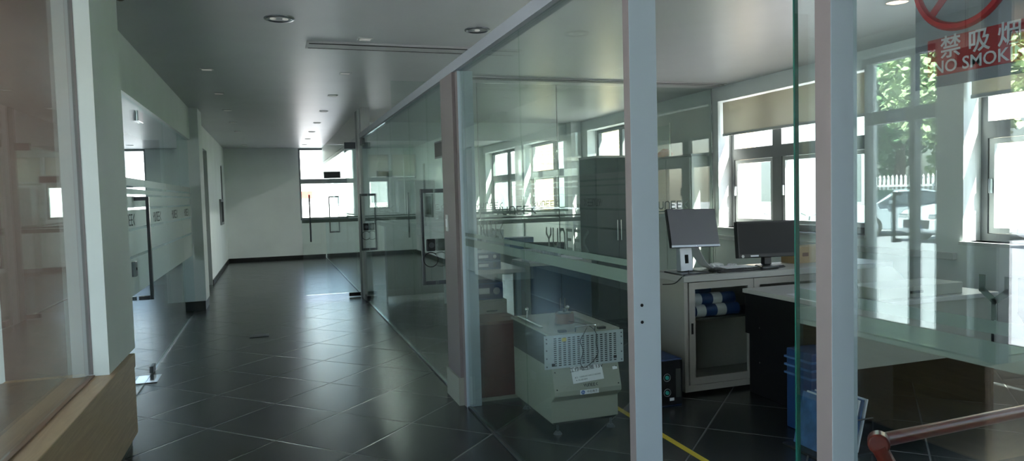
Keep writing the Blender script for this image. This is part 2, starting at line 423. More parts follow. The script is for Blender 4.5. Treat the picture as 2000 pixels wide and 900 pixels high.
struct('baseboard_far_office', box(1.27, 5.48, YF-.014, YF-.001, 0, .12), 'dgrey')
d1 = struct('door_1', box(-1.25, -1.16, 13.02, 13.88, .01, 2.41), 'frame', 'grey door set back in the left corridor wall', 'door')
obj('door_handle', cyl(BM(), (-1.13, 13.75, 1.0), (-1.13, 13.62, 1.0), .012), 'chrome', d1)
struct('wall_office_end', box(XF, -1.3, 14.5, 14.7, 0, H), 'dimwall', 'end wall of the left office')
struct('wall_foyer', box(XF, -1.401, 5.12, 5.22, 0, H), 'wall', 'short wall between foyer and left office')
struct('wall_foyer_brown', box(-1.40, -.9855, 4.45, 5.1, .5705, H), 'brown', 'dark brown panelled wall behind the foyer glass')

# the oak plinth
b = BM(); prism(b, [(2.6, .07), (4.93, .07), (4.93, .4845), (2.6, .4845)], -1.40, -.86)
o = thing('oak_plinth', 'light oak plinth with a dark toe recess along the left of the corridor', 'plinth', (-1.1, 2.6, 0))
obj('front_panel', b, 'oak', o, bevel=.003)
obj('top_board', box(-1.40, -.855, 2.6, 4.935, .485, .570), 'oak', o, bevel=.004)
obj('toe_recess', box(-1.38, -.89, 2.62, 4.90, 0, .07), 'black', o)
obj('ledge_strip', box(-1.40, -.955, 2.7, 4.355, .5701, .578), 'oakd', o)

# entrance facade on the left (seen in the reflections of the right glass)
b = BM()
ybreak = [-3.3, -2.9, -.2, .2, 2.35, 2.75, 3.62, 4.0, 4.27]
piers = [(-3.3, -2.9), (-.25, .1), (4.02, 4.30), (5.12, 5.3), (8.0, 8.3), (11.0, 11.3), (14.4, 14.7)]
for a, c in piers: bx(b, XF-.25, XF, a, c, 0, 2.62)
bx(b, XF-.25, XF, -3.3, 14.7, 2.62, H)
bx(b, XF-.25, XF, 14.7, YF, 0, H)
for a, c, t_ in ((5.3, 8.0, .9), (8.3, 11.0, 2.62), (11.3, 14.4, .9)): bx(b, XF-.25, XF, a, c, 0, t_)  # middle office bay made solid to darken the left office
struct('wall_facade', b, 'wall', 'entrance front of the building left of the foyer')
def glazing(n, y0, y1, mull, label, zb=0):
    b = BM(); x0, x1 = XF-.16, XF-.08
    bx(b, x0, x1, y0, y0+.05, zb, 2.62); bx(b, x0, x1, y1-.05, y1, zb, 2.62)
    bx(b, x0, x1, y0+.05, y1-.05, 2.03, 2.14); bx(b, x0, x1, y0+.05, y1-.05, 2.57, 2.62); bx(b, x0, x1, y0+.05, y1-.05, zb, zb+.05)
    for m_ in mull: bx(b, x0+.002, x1-.002, m_-.03, m_+.03, zb+.05, 2.03); bx(b, x0+.002, x1-.002, m_-.02, m_+.02, 2.14, 2.57)
    o = struct('window_%d' % n, b, 'frame', label, 'window')
    obj('window_pane', box(XF-.124, XF-.116, y0+.04, y1-.04, zb+.04, 2.58), 'wglass', o)
    return o
glazing(10, -2.9, -.25, [-1.55], 'entrance glazing behind the viewpoint')
glazing(11, .1, 4.02, [1.0, 2.0, 2.9], 'entrance glazing of the foyer')
w12 = glazing(12, 4.30, 5.12, [4.60], 'entrance door glazing with a dark transom')
glazing(13, 5.3, 8.0, [6.6], 'left office glazing nearest the foyer', .9); 
w15 = glazing(14, 11.3, 14.4, [12.3, 13.4], 'left office glazing with striped blinds', .9)
# horizontal blinds hanging in the last glazing
b = BM()
for k in range(22): z = 2.58-k*.03; bx(b, XF+.01, XF+.03, 11.32, 14.38, z-.028, z-.004)
o = tag(obj('slatted_blind', b, 'blind'), 'cream slatted blind drawn halfway down in the left office', 'blind')

# ------------------------------------------------------------------ glass line on the right
def glass_panel(label, y0, y1, z0=.012, z1=2.36, m='glassg', x=XG, bands=True, word=None, wz=(1.245, .085), wy=None, group=None, ledge=False):
    t = thing('glass_partition', label, 'glass panel', (x, (y0+y1)/2, 0), group=group)
    obj('glass_sheet', box(x, x+.010, y0+.003, y1-.003, z0, z1), m, t)
    if bands:
        obj('frosted_band', box(x+.011, x+.0118, y0+.004, y1-.004, 1.150, 1.200), 'film', t)
        obj('frosted_line', box(x+.011, x+.0118, y0+.004, y1-.004, 1.215, 1.240), 'film', t)
    if word:
        w = len(word)*wz[1]*1.0
        obj('lettering', strokes(BM(), word, (x+.0121, wy, wz[0]), (0, -1, 0), (0, 0, 1), wz[1]), 'letter', t)
    if ledge: obj('glass_edge', box(x-.001, x+.011, y1-.004, y1+.001, z0, z1), 'edge', t)
    return t
# behind the viewpoint to post C
glass_panel('clear glass panel right of the purple post, mirroring trees and cars', -3.0, 1.29, 0.0, H-.002, 'glassn', word=None)
gp = bpy.data.objects['glass_partition']
obj('lettering', strokes(BM(), 'YUNEEC', (XG+.0125, .985, 1.245), (0, -1, 0), (0, 0, 1), .075), 'letter', gp)
glass_panel('narrow green-edged glass strip beside the purple post', 1.395, 1.48, 0, H-.002, 'glassn', ledge=True)
glass_panel('glass panel with the machine behind it, right half', 2.37, 3.56, m='glass', word='YUNEEC', wy=3.24)
glass_panel('glass panel with the machine behind it, left half beside the pier', 3.56, 4.80, m='glass', word='YUNEEC', wy=4.42)
ys = [(5.25, 5.93), (5.93, 6.75), (6.75, 7.88), (7.88, 8.9), (8.9, 9.95), (9.95, 10.52)]
lab = ['glass door leaf just beyond the pier with half of the near tall handle', 'glass door leaf with the small lock, left of the near tall handle',
       'middle glass sheet of the corridor office front', 'corridor glass sheet before the far tall handle', 'glass door leaf right of the far tall handle',
       'glass door leaf next to the far post']
for (a, c), lb in zip(ys, lab): glass_panel(lb, a, c, word=('YUNEEC' if c-a > .8 else None), wy=(a+c)/2+.25)
for i, (a, c) in enumerate([(11.05, 13.2), (13.2, 15.4), (15.4, 17.2), (17.2, 18.68)]):
    glass_panel(['first', 'second', 'third', 'last'][i]+' glass sheet beyond the far post by the end window', a, c, word='YUNEEC' if i < 3 else None, wy=a+1.2, m='glass')

struct('trim_3', box(XG-.03, XG+.06, 2.37, 10.52, 2.361, 2.43), 'beam', 'pale blue-grey beam over the glass line')
struct('wall_header', box(XG-.01, XG+.12, 10.4, YF, 2.431, H), 'header', 'header wall over the far glass')
struct('trim_4', box(XG-.005, XG+.07, 11.05, YF, 2.361, 2.43), 'wframe', 'pale rail above the far glass')
b = BM(); bx(b, XG-.006, XG+.016, 2.38, 4.80, 0, .011); bx(b, XG-.006, XG+.016, 5.25, 10.52, 0, .011); bx(b, XG-.006, XG+.016, 11.05, 18.6, 0, .011)
struct('trim_5', b, 'steel', 'thin steel floor channel under the glass line')

def post(n, y0, y1, xw, z1, label, side='postp', holes=None):
    b = BM(); bx(b, XG-.012, XG+xw, y0, y1, 0, z1)
    # near face paler and bluer, entrance light put into its colour; corridor face darker
    me_mats = [side, 'postb']
    b.faces.ensure_lookup_table(); b.normal_update()
    for f in b.faces: f.material_index = 1 if abs(f.normal.y) > .5 else 0
    o = struct('trim_%d' % n, b, me_mats, label, bevel=.002)
    if holes:
        for z in holes: obj('bolt_hole', cyl(BM(), (XG+.022, y0-.0015, z), (XG+.022, y0+.004, z), .006), 'void', o)
    return o
post(6, 2.32, 2.368, .10, H, 'pale blue post with two bolt holes', holes=(1.077, 1.014))
post(7, 1.342, 1.394, .066, H, 'mauve and blue steel post at the doorway')
post(8, 4.81, 4.87, .10, 2.36, 'slim blue-grey post on the near side of the pier')
b = BM(); bx(b, XG-.035, XG+.09, 4.872, 5.235, .20, H if False else 2.36)
struct('wall_right_pier', b, 'postp', 'mauve-brown pier between the two glass runs')
struct('baseboard_pier', box(XG-.05, XG+.095, 4.872, 5.24, 0, .20), 'creamd')
o = thing('light_switch', 'small pale switch on the mauve pier', 'switch', (XG-.036, 5.12, 1.30))
obj('switch_plate', box(XG-.044, XG-.0355, 5.09, 5.15, 1.24, 1.36), 'wframe', o, bevel=.002)
obj('rocker', box(XG-.048, XG-.0441, 5.105, 5.135, 1.27, 1.33), 'white', o)
b = BM(); bx(b, XG-.02, XG+.10, 10.54, 10.78, 0, H)
b.faces.ensure_lookup_table()
struct('trim_9', b, 'wframe', 'pale aluminium post halfway down the corridor')
struct('trim_10', box(XG-.02, XG+.10, 10.79, 11.04, 0, H), 'frame', 'darker half of the post halfway down the corridor')

# tall pull handles on both faces of the glass
def pull(label, y, x=XG, z0=.77, z1=1.56, s=(-1, 1), w=.05, off=.085, lock=True, m='dsteel', wy=.03):
    t = thing('door_pull', label, 'door handle', (x, y, z0))
    for k in s:
        a, c = (x+.005*0-off, x) if k < 0 else (x+.0105, x+.0105+off)
        xo0, xo1 = (x-off-.012, x-off) if k < 0 else (x+.0105+off, x+.0225+off)
        obj('grip', box(xo0-.012 if k < 0 else xo0, xo1 if k < 0 else xo1+.012, y-wy/2, y+wy/2, z0, z1), m, t, bevel=.003)
        for z in (z0+.016, z1-.016):
            obj('bracket', box(min(a, c)+.0005, max(a, c)-.0005, y-wy/2, y+wy/2, z-.016, z+.016), m, t, bevel=.002)
    if lock:
        l_ = thing('cable_lock', 'black lock clamped round the '+lock, 'lock', (x-.05, y, 1.07))
        obj('lock_body', box(x-.075, x-.002, y-.05, y-.018, 1.05, 1.15), 'plastic', l_, bevel=.008)
        obj('lock_barrel', cyl(BM(), (x-.035, y-.06, 1.10), (x-.035, y-.0502, 1.10), .022), 'dsteel', l_)
        obj('cable_loop', tube(BM(), [(x-.04+.05*cos(a)*1.2, y-.03, 1.04-.06+.06*sin(a)) for a in [i*2*pi/20 for i in range(21)]], .004), 'rubber', l_)
    return t
pull('tall steel pull handle on the glass door next to the mauve pier', 5.76, lock='near tall handle')
pull('tall steel pull handle on the glass door before the far post', 10.02, lock='far tall handle')
pull('small looking pull handle on the last glass door by the end window', 15.8, lock=None)
pull('dark tall pull handle on the left glass door beside the pale pier', 6.42, x=XL, m='dsteel', lock=None, z0=.72, z1=1.56, w=.05, wy=.045)
o = thing('door_lock', 'small steel door lock below the left glass door handle', 'lock', (XL, 6.3, .98))
obj('lock_case', box(XL-.03, XL+.03, 6.22, 6.30, .93, 1.05), 'steel', o, bevel=.003); obj('keyhole', cyl(BM(), (XL+.0301, 6.26, .99), (XL+.033, 6.26, .99), .012), 'void', o)

# patch fittings
def patch(label, x, y0, y1, z0, z1, m='dsteel'):
    o = obj('patch_fitting', box(x-.02, x+.03, y0, y1, z0, z1), m, bevel=.003); return tag(o, label, 'fitting')
patch('dark hinge block at the top of the glass by the far post', XG, 10.26, 10.50, 2.26, 2.35)
patch('dark floor hinge at the foot of the far post', XG, 10.30, 10.52, .015, .09, 'plastic')

# name plates
def plate(label, org, right, w, h, n, t=.006):
    org, right = Vector(org), Vector(right); up = Vector((0, 0, 1)); nn = right.cross(up)
    tt = thing('name_plate', label, 'sign', org)
    mt = Matrix(((right.x, up.x, nn.x, org.x), (right.y, up.y, nn.y, org.y), (right.z, up.z, nn.z, org.z), (0, 0, 0, 1)))
    obj('plate_frame', bx(BM(), -w/2, w/2, -h/2, h/2, 0, t, m=mt), 'steel', tt)
    obj('plate_face', bx(BM(), -w/2+.012, w/2-.012, -h/2+.012, h/2-.012, t+.0002, t+.002, m=mt), 'signdark', tt)
    return tt
plate('dark name plate on the glass door next to the mauve pier', (XG-.008, 5.43, 1.86), (0, -1, 0), .30, .13, 0)

# open glass leaf across the corridor
t = thing('glass_door_leaf', 'clear glass door leaf standing open across the corridor', 'door', (1.18, 11.0, 0))
obj('glass_sheet', box(.40, 1.225, 10.995, 11.005, .07, 2.31), 'glass', t)
obj('frosted_band', box(.402, 1.223, 10.9938, 10.9946, 1.150, 1.200), 'film', t); obj('frosted_line', box(.402, 1.223, 10.9938, 10.9946, 1.215, 1.232), 'film', t)
obj('top_patch', box(1.06, 1.225, 10.985, 11.015, 2.25, 2.345), 'dsteel', t); obj('bottom_patch', box(1.05, 1.225, 10.985, 11.015, .012, .069), 'plastic', t)
obj('door_handle', box(.508, .53, 10.93, 10.955, .87, 1.57), 'dsteel', t)
for z in (.95, 1.5): obj('handle_stud', cyl(BM(), (.519, 10.9555, z), (.519, 10.9945, z), .008), 'dsteel', t)
plate('dark name plate on the open glass leaf by the end window', (.865, 10.992, 1.86), (1, 0, 0), .25, .105, 0)

# ------------------------------------------------------------------ left office glass
def left_panel(label, y0, y1, word_y, z1=2.36):
    t = thing('frosted_glass_partition', label, 'glass panel', (XL, (y0+y1)/2, 0))
    obj('glass_sheet', box(XL-.010, XL, y0+.003, y1-.003, .012, z1), 'glassg', t)
    zs = [.78, 1.08, 1.30, 1.465, 1.572, 1.635, 1.71]; g = [0, .012, .012, .010, .010, .012, 0]
    b = BM()
    for i in range(6): bx(b, XL+.0008, XL+.0014, y0+.004, y1-.004, zs[i]+g[i], zs[i+1]-g[i+1])
    obj('frosted_film', b, 'filmL', t)
    obj('lettering', strokes(BM(), 'YUNEEC', (XL+.0018, word_y, 1.335), (0, 1, 0), (0, 0, 1), .082, th=.14), 'dgrey', t)
    return t
left_panel('left office glass door leaf beside the pale pier', 5.9, 7.03, 5.98)
left_panel('left office frosted glass sheet next to the door leaf', 7.03, 8.35, 7.42)
left_panel('left office middle frosted glass sheet', 8.35, 9.65, 8.73)
left_panel('left office frosted glass sheet next to the square pillar', 9.65, 10.68, 9.9)
o = thing('hinge_cover', 'bright steel floor hinge plate at the left glass door', 'fitting', (XL, 6.75, 0))
obj('cover_plate', box(XL-.06, XL+.09, 6.55, 6.83, .001, .008), 'chrome', o, bevel=.002); obj('pivot_block', box(XL-.025, XL+.015, 6.88, 7.02, .013, .07), 'dsteel', o)
o = thing('glass_clamp', 'steel glass clamp at the top of the left office door', 'fitting', (XL, 6.9, 2.22))
obj('clamp_plate', box(XL+.003, XL+.02, 6.78, 7.02, 2.21, 2.30), 'chrome', o, bevel=.002); obj('clamp_back', box(XL-.03, XL-.012, 6.78, 7.02, 2.21, 2.30), 'dsteel', o)
struct('trim_11', box(XL-.006, XL+.008, 7.03, 10.68, 0, .011), 'chrome', 'bright steel floor channel of the left office')
# foyer glass on the plinth
t = thing('foyer_glass', 'large clear glass pane standing on the oak plinth at the left', 'glass panel', (-.98, 3.4, .58))
obj('glass_sheet', box(-.984, -.974, 2.7, 4.358, .579, H-.002), 'glassg', t)
struct('trim_12', box(-1.02, -.93, 2.60, 2.69, .5705, H), 'frame', 'end post of the foyer glass')
struct('trim_13', box(-1.0, -.963, 4.3585, 4.3598, .58, H), 'postp', 'narrow mauve strip between foyer glass and pier')

# wall boards on the far left wall
o = thing('notice_board', 'small dark framed board on the far left corridor wall', 'board', (-1.08, 16.9, 1.27))
obj('board_frame', box(-1.084, -1.05, 16.5, 17.3, 1.0, 1.56), 'frame', o); obj('board_face', box(-1.0499, -1.046, 16.6, 17.2, 1.06, 1.50), 'void', o)
o = thing('pipe_cover', 'grey vertical strip cover above the dark board', 'cover', (-1.08, 17.5, 1.6)); obj('cover_face', box(-1.084, -1.065, 17.35, 17.5, 1.0, 2.3), 'frame', o); obj('cover_cap', box(-1.084, -1.06, 17.34, 17.51, 2.3, 2.32), 'wframe', o)

# floor socket lid
tag(obj('floor_socket', box(-.30, -.10, 8.25, 8.42, .001, .006), 'dsteel', bevel=.001), 'small grey socket lid set into the corridor floor', 'socket')

# ------------------------------------------------------------------ ceiling fittings
def square_light():
    t = thing('recessed_light', 'small square recessed ceiling light', 'ceiling light', (.775, 5.95, H), group='right row of small recessed lights')
    b = BM(); s = .06
    bx(b, .775-s, .775+s, 5.95-s, 5.95-s+.015, H-.008, H-.0005); bx(b, .775-s, .775+s, 5.95+s-.015, 5.95+s, H-.008, H-.0005)
    bx(b, .775-s, .775-s+.015, 5.95-s+.015, 5.95+s-.015, H-.008, H-.0005); bx(b, .775+s-.015, .775+s, 5.95-s+.015, 5.95+s-.015, H-.008, H-.0005)
    obj('trim_frame', b, 'trimw', t); obj('lens', box(.775-s+.016, .775+s-.016, 5.95-s+.016, 5.95+s-.016, H-.004, H-.0005), 'lampw', t)
    return t
ordn = ['first', 'second', 'third', 'fourth', 'fifth', 'sixth', 'seventh', 'eighth']
p0 = square_light(); p0['label'] = 'small square ceiling light nearest the slot diffuser, first of the right row'
for k in range(1, 8):
    copy_thing(p0, (.775, 5.95+1.66*k, H), label='small square ceiling light, %s of the right row counting from the near end' % ordn[k])
for k in range(0, 7):
    copy_thing(p0, (-.555, 7.6+1.66*k, H), label='small dim square ceiling light, %s of the left row counting from the near end' % ordn[k], group='left row of small recessed lights')
def round_light(label, x, y, r=.105, m='lampw', bulbs=1):
    t = thing('round_downlight', label, 'ceiling light', (x, y, H))
    b = BM(); n = 32
    vo = []; 
    for rad, z in ((r, H-.0005), (r, H-.008), (r*.86, H-.011), (r*.78, H-.002)):
        vo.append([b.verts.new((x+rad*cos(2*pi*k/n), y+rad*sin(2*pi*k/n), z)) for k in range(n)])
    for i in range(3):
        for k in range(n): b.faces.new((vo[i][k], vo[i][(k+1) % n], vo[i+1][(k+1) % n], vo[i+1][k]))
    obj('rim', b, 'steel', t, smooth=True)
    obj('reflector', cyl(BM(), (x, y, H-.003), (x, y, H-.0006), r*.77, seg=32), 'wframe' if m == 'lampw' else m, t)
    for k in range(bulbs):
        xx = x + (k-(bulbs-1)/2)*r*.8
        obj('bulb', sph(BM(), (xx, y, H-.006), .022, (1, 1, .35)), m, t, smooth=True)
    return t
round_light('round ceiling light with two bulbs above the near corridor', .10, 5.40, bulbs=2)
round_light('round single ceiling light close to the glass line beam', 1.585, 5.45, .10)
round_light('warm glowing round ceiling light in the foyer, nearer the corridor', -1.78, 4.0, .085, 'lamph')
round_light('warm glowing round ceiling light in the foyer, nearer the entrance', -2.2, 3.7, .085, 'lamph')
def slot(label, x0, x1, y0, y1):
    t = thing('slot_diffuser', label, 'air diffuser', ((x0+x1)/2, y0, H))
    obj('slot_frame', box(x0, x1, y0, y1, H-.014, H-.0005), 'header', t, bevel=.002)
    obj('dark_slot', box(x0+.02, x1-.02, y0+.03, y0+.055, H-.016, H-.0141), 'void', t)
    obj('dark_slot', box(x0+.02, x1-.02, y1-.04, y1-.03, H-.016, H-.0141), 'void', t)
slot('long slim slot diffuser in the ceiling across the corridor', .32, 1.72, 6.10, 6.36)
slot('long slot diffuser in the office ceiling above the glass partition', 2.0, 5.4, 7.55, 7.72)
slot('short slot diffuser in the ceiling over the near corridor', 1.0, 1.24, 4.35, 4.5)
tag(obj('smoke_detector', cyl(cyl(BM(), (.35, 6.33, H-.03), (.35, 6.33, H-.0005), .03), (.35, 6.33, H-.035), (.35, 6.33, H-.0301), .02), 'trimw'), 'tiny round detector at the left end of the slot diffuser', 'detector') if False else None
o = thing('camera_bracket', 'small dark bracket fixed high on the pale left pier', 'bracket', (-.87, 4.62, 2.7))
obj('bracket_arm', tube(BM(), [(-.884, 4.62, 2.70), (-.84, 4.63, 2.69), (-.80, 4.66, 2.70)], .012), 'coil', o); obj('bracket_head', sph(BM(), (-.79, 4.68, 2.70), .03, (1, 1.3, .7)), 'coil', o, smooth=True)
tag(obj('cable_clip', box(-.87, -.855, 4.98, 5.02, .572, .60), 'dsteel'), 'tiny grey clip on the far end of the oak plinth', 'clip') if False else None

# ------------------------------------------------------------------ office partitions across
def partition(label, y, x0, x1, joints, z1=H-.002, wx=None, grp=None, band=True, mm='glass'):
    xs = [x0]+joints+[x1]
    for i in range(len(xs)-1):
        t = thing('office_glass_partition', label % ['first', 'second', 'third', 'fourth', 'fifth'][i], 'glass panel', ((xs[i]+xs[i+1])/2, y, 0))
        a, c = xs[i]+.004, xs[i+1]-.004
        obj('glass_sheet', box(a, c, y, y+.01, .012, z1), mm, t)
        b = BM(); bx(b, a, c, y-.0012, y-.0004, 1.15, 1.20); bx(b, a, c, y-.0012, y-.0004, 1.215, 1.235); 
        obj('frosted_band', b, 'film', t)
        if c-a > .6: obj('lettering', strokes(BM(), 'YUNEEC', (a+.18, y-.0014, 1.26), (1, 0, 0), (0, 0, 1), .09), 'film', t)
        obj('joint_strip', box(c, c+.008, y-.002, y+.012, .012, z1), 'chrome', t)
partition('%s glass sheet from the corridor in the partition behind the machine', 8.0, 1.30, 5.48, [2.3, 3.3, 4.4])
partition('%s glass sheet from the corridor in the farther office partition', 12.4, 1.30, 5.48, [2.2, 3.3, 4.4], z1=2.47)
struct('wall_office_header', box(1.40, XO-.001, 12.38, 12.46, 2.475, H-.001), 'wall', 'pale header wall across the offices')
struct('trim_14', box(5.28, 5.48, 12.15, 12.36, 0, H-.001), 'wall', 'pale square column at the farther office partition')

# blinds
def blind(label, y0, y1, z0, x=XO+.05, mm='blindt'):
    t = thing('roller_blind', label, 'blind', (x, (y0+y1)/2, HEAD))
    obj('blind_cloth', box(x, x+.004, y0, y1, z0, HEAD-.02), mm, t); obj('bottom_bar', box(x-.01, x+.014, y0, y1, z0-.03, z0-.0005), 'wframe', t)
    obj('roller_tube', cyl(BM(), (x, y0, HEAD-.05), (x, y1, HEAD-.05), .022), 'wframe', t) if False else None
blind('cream roller blind half drawn over the wide window behind the monitors', 5.53, 7.86, 2.20)
blind('cream roller blind on the window right of the desks', 2.33, 4.42, 2.22)
def blindx(label, x0, x1, z0, z1=2.62):
    t = thing('roller_blind', label, 'blind', ((x0+x1)/2, YF+.03, z1))
    obj('blind_cloth', box(x0, x1, YF+.03, YF+.034, z0, z1-.01), 'blindt', t); obj('bottom_bar', box(x0, x1, YF+.02, YF+.044, z0-.03, z0-.0005), 'wframe', t)
blindx('cream blind on the far window, left of the two', 2.29, 2.91, 2.07); blindx('cream blind on the far window, right of the two', 3.02, 3.64, 2.07)
# curtain beside the farther windows
def curtain(label, y, x=XO-.06, w=.35, z1=2.6, z0=.1, m='white'):
    b = BM(); n = 28
    for s in (0, .012):
        for k in range(n): pass
    va = []; 
    for z in (z0, z1):
        for s in (0, .01): va.append([b.verts.new((x - s + .02*sin(k*1.6), y+w*k/(n-1), z)) for k in range(n)])
    for k in range(n-1):
        b.faces.new((va[0][k], va[0][k+1], va[2][k+1], va[2][k])); b.faces.new((va[1][k], va[3][k], va[3][k+1], va[1][k+1]))
        b.faces.new((va[0][k], va[1][k], va[1][k+1], va[0][k+1])); b.faces.new((va[2][k], va[2][k+1], va[3][k+1], va[3][k]))
    for k in (0, n-1): b.faces.new((va[0][k], va[1][k], va[3][k], va[2][k]) if k else (va[0][k], va[2][k], va[3][k], va[1][k]))
    tag(obj('curtain', b, m), label, 'curtain')
curtain('white gathered curtain between the farther office windows', 12.55, w=.3)
curtain('white gathered curtain beside the last office window', 15.35, w=.45)

# ------------------------------------------------------------------ the machine
mx0, mx1, my0, my1 = 1.575, 2.03, 4.02, 4.72
t = thing('test_machine', 'cream floor standing test machine with a perforated grille top behind the corridor glass', 'machine', ((mx0+mx1)/2, (my0+my1)/2, 0))
obj('lower_body', prism(BM(), [(my0, .08), (my1, .08), (my1, .43), (my0-.012, .43), (my0-.012, .425), (my0-.055, .285), (my0-.055, .255), (my0, .215)], mx0, mx1), 'cream', t, bevel=.006)
obj('base_frame', box(mx0+.02, mx1-.02, my0+.02, my1-.02, .062, .079), 'black', t)
obj('machine_head', box(mx0-.008, mx1+.008, my0+.01, my1-.02, .431, .625), 'dgrey', t, bevel=.003)
obj('top_plate', box(mx0-.018, mx1+.018, my0-.005, my1, .6255, .640), 'creamd', t, bevel=.002)
# perforated grille: a sheet with real slots
gx0, gx1, gz0, gz1, gy = mx0-.045, mx1+.035, .424, .630, my0-.02
b = BM(); cols, rows = 14, 14; ux0, ux1 = gx0+.05, gx1-.048; uz0, uz1 = gz0+.014, gz1-.012
cw = (ux1-ux0)/cols; rh = (uz1-uz0)/rows
bx(b, gx0, ux0, gy, gy+.004, gz0, gz1); bx(b, ux1, gx1, gy, gy+.004, gz0, gz1)
bx(b, ux0, ux1, gy, gy+.004, gz0, uz0); bx(b, ux0, ux1, gy, gy+.004, uz1, gz1)
for r_ in range(rows):
    z = uz0+r_*rh
    bx(b, ux0, ux1, gy, gy+.004, z+rh*.55, z+rh)
    for c_ in range(cols):
        x = ux0+c_*cw; bx(b, x, x+cw*.38, gy, gy+.004, z, z+rh*.55)
g = obj('grille_panel', b, 'grille', t)
obj('grille_backing', box(ux0-.01, ux1+.01, gy+.006, gy+.012, uz0-.008, uz1+.008), 'void', t)
for i, z in enumerate([.44, .49, .54, .585, .61]):
    for x in (gx0+.014, gx1-.014): obj('screw', cyl(BM(), (x, gy-.003, z), (x, gy-.0002, z), .0045, seg=10), 'dsteel', t)
obj('warning_sticker', box(gx0+.115, gx0+.145, gy-.0012, gy-.0002, .588, .610), 'yellow', t, label='yellow warning sticker')
for x, z in ((ux0-.004, .440), (ux1-.022, .452)): obj('black_plug', box(x, x+.02, gy-.004, gy-.0004, z, z+.018), 'plastic', t)
obj('carry_handle', tube(BM(), catmull([(1.735, gy-.002, .642), (1.735, gy-.012, .672), (1.745, gy-.014, .676), (1.855, gy-.014, .676), (1.865, gy-.012, .672), (1.865, gy-.002, .642)], 4), .0055), 'chrome', t, smooth=True)
for x in (mx0+.06, mx1-.13): obj('clamp_block', box(x, x+.05, my0-.012, my0+.02, .6405, .655), 'plastic', t)
obj('heater_coil', cyl(BM(), (1.80, 4.32, .6405), (1.80, 4.32, .705), .066, .062, seg=32), 'coil', t, smooth=True)
obj('coil_cap', cyl(cyl(BM(), (1.80, 4.32, .7055), (1.80, 4.32, .712), .045, seg=24), (1.80, 4.32, .7121), (1.80, 4.32, .733), .010, .014), 'dsteel', t, smooth=True)
for x, y in ((1.62, 4.55), (1.90, 4.50)): obj('sample_knob', sph(cyl(BM(), (x, y, .6405), (x, y, .70), .005), (x, y, .71), .014), 'chrome', t, smooth=True)
obj('top_rail', box(1.58, 1.60, 4.2, 4.65, .6405, .652), 'chrome', t); obj('top_rail', box(1.93, 1.97, 4.15, 4.65, .6405, .652), 'creamd', t)
obj('side_knob', cyl(BM(), (mx1+.0085, my0+.07, .560), (mx1+.060, my0+.07, .560), .026, seg=24), 'wframe', t, smooth=True, label='pale round side knob')
obj('side_bracket', box(mx1+.0085, mx1+.05, my0+.11, my0+.2, .50, .53), 'steel', t)
obj('side_window', box(mx0-.0015, mx0-.0002, my0+.26, my0+.36, .285, .335), 'creamd', t)
for x, z in ((mx0+.02, .40), (mx1-.02, .40), (mx0+.02, .30), (mx1-.02, .30)):
    yy = my0-.012 - (.425-z)/.14*.043
    obj('panel_screw', cyl(BM(), (x, yy-.003, z), (x, yy+.002, z), .004, seg=10), 'void', t)
obj('wire', tube(BM(), catmull([(1.80, 4.25, .66), (1.845, 4.05, .665), (1.875, gy-.008, .62), (1.872, gy-.008, .56), (1.885, gy-.008, .50), (1.85, gy-.008, .45), (1.80, gy-.010, .418), (1.77, gy-.014, .425), (1.765, gy-.008, .46), (1.785, gy-.008, .52), (1.765, gy-.008, .58), (1.79, gy-.008, .625), (1.83, gy+.03, .655)], 6), .0022, 6), 'rubber', t, smooth=True)
# sloping front: notice and logo
sl = Vector((0, -.043, -.14)).normalized(); up = -sl; rt = Vector((1, 0, 0)); nn = rt.cross(up)
def on_slope(x, s): return Vector((x, my0-.012, .425)) + sl*s + nn*.001
t2 = thing('paper_notice', 'white paper notice reading 13V taped to the sloping front of the machine', 'notice', on_slope(1.805, .05))
mt = Matrix(((rt.x, up.x, nn.x, 0), (rt.y, up.y, nn.y, 0), (rt.z, up.z, nn.z, 0), (0, 0, 0, 1)))
c_ = on_slope(1.808, .048); mt.translation = c_; mt = mt @ Matrix.Rotation(R(3), 4, 'Z')
obj('sheet', bx(BM(), -.105, .105, -.052, .052, .0008, .0016, m=mt), 'paper', t2)
rx = (mt.to_3x3() @ Vector((1, 0, 0))); ux = (mt.to_3x3() @ Vector((0, 1, 0))); nz = rx.cross(ux)
text('printed_line', '工作电压限 13V', c_+ux*.030+nz*.0022, rx, ux, .033, 'ink', t2, bold=.0004, depth=.0002)
text('printed_line', '备注：可调电压表示本机工作电压限值', c_-ux*.018+nz*.0022, rx, ux, .0105, 'dgrey', t2, depth=.0002)
text('printed_line', '本  禁止超压使用', c_-ux*.036-rx*.045+nz*.0022, rx, ux, .0105, 'dgrey', t2, depth=.0002)
lg = obj('logo_strip', box(1.745, 1.87, my0-.0595, my0-.0562, .2565, .2835), 'white', t)
c2 = Vector((1.762, my0-.0600, .270))
obj('logo_disc', cyl(BM(), (1.763, my0-.0612, .270), (1.763, my0-.0597, .270), .0125, seg=24), 'blue', t)
text('logo_text', 'Zb', (1.763, my0-.0616, .270), (1, 0, 0), (0, 0, 1), .014, 'white', t, depth=.0002)
text('logo_text', '中北电子', (1.825, my0-.0601, .270), (1, 0, 0), (0, 0, 1), .018, 'ink', t, depth=.0002)
obj('logo_letters', strokes(BM(), 'YUNEEC', on_slope(1.775, .137)-sl*.008+nn*.0005, rt, up, .016, th=.2, depth=.0006), 'ink', t)
obj('rating_label', bx(BM(), -.016, .016, -.009, .009, .0006, .0014, m=Matrix.Translation(on_slope(2.0, .035)) @ mt.to_3x3().to_4x4()), 'white', t)
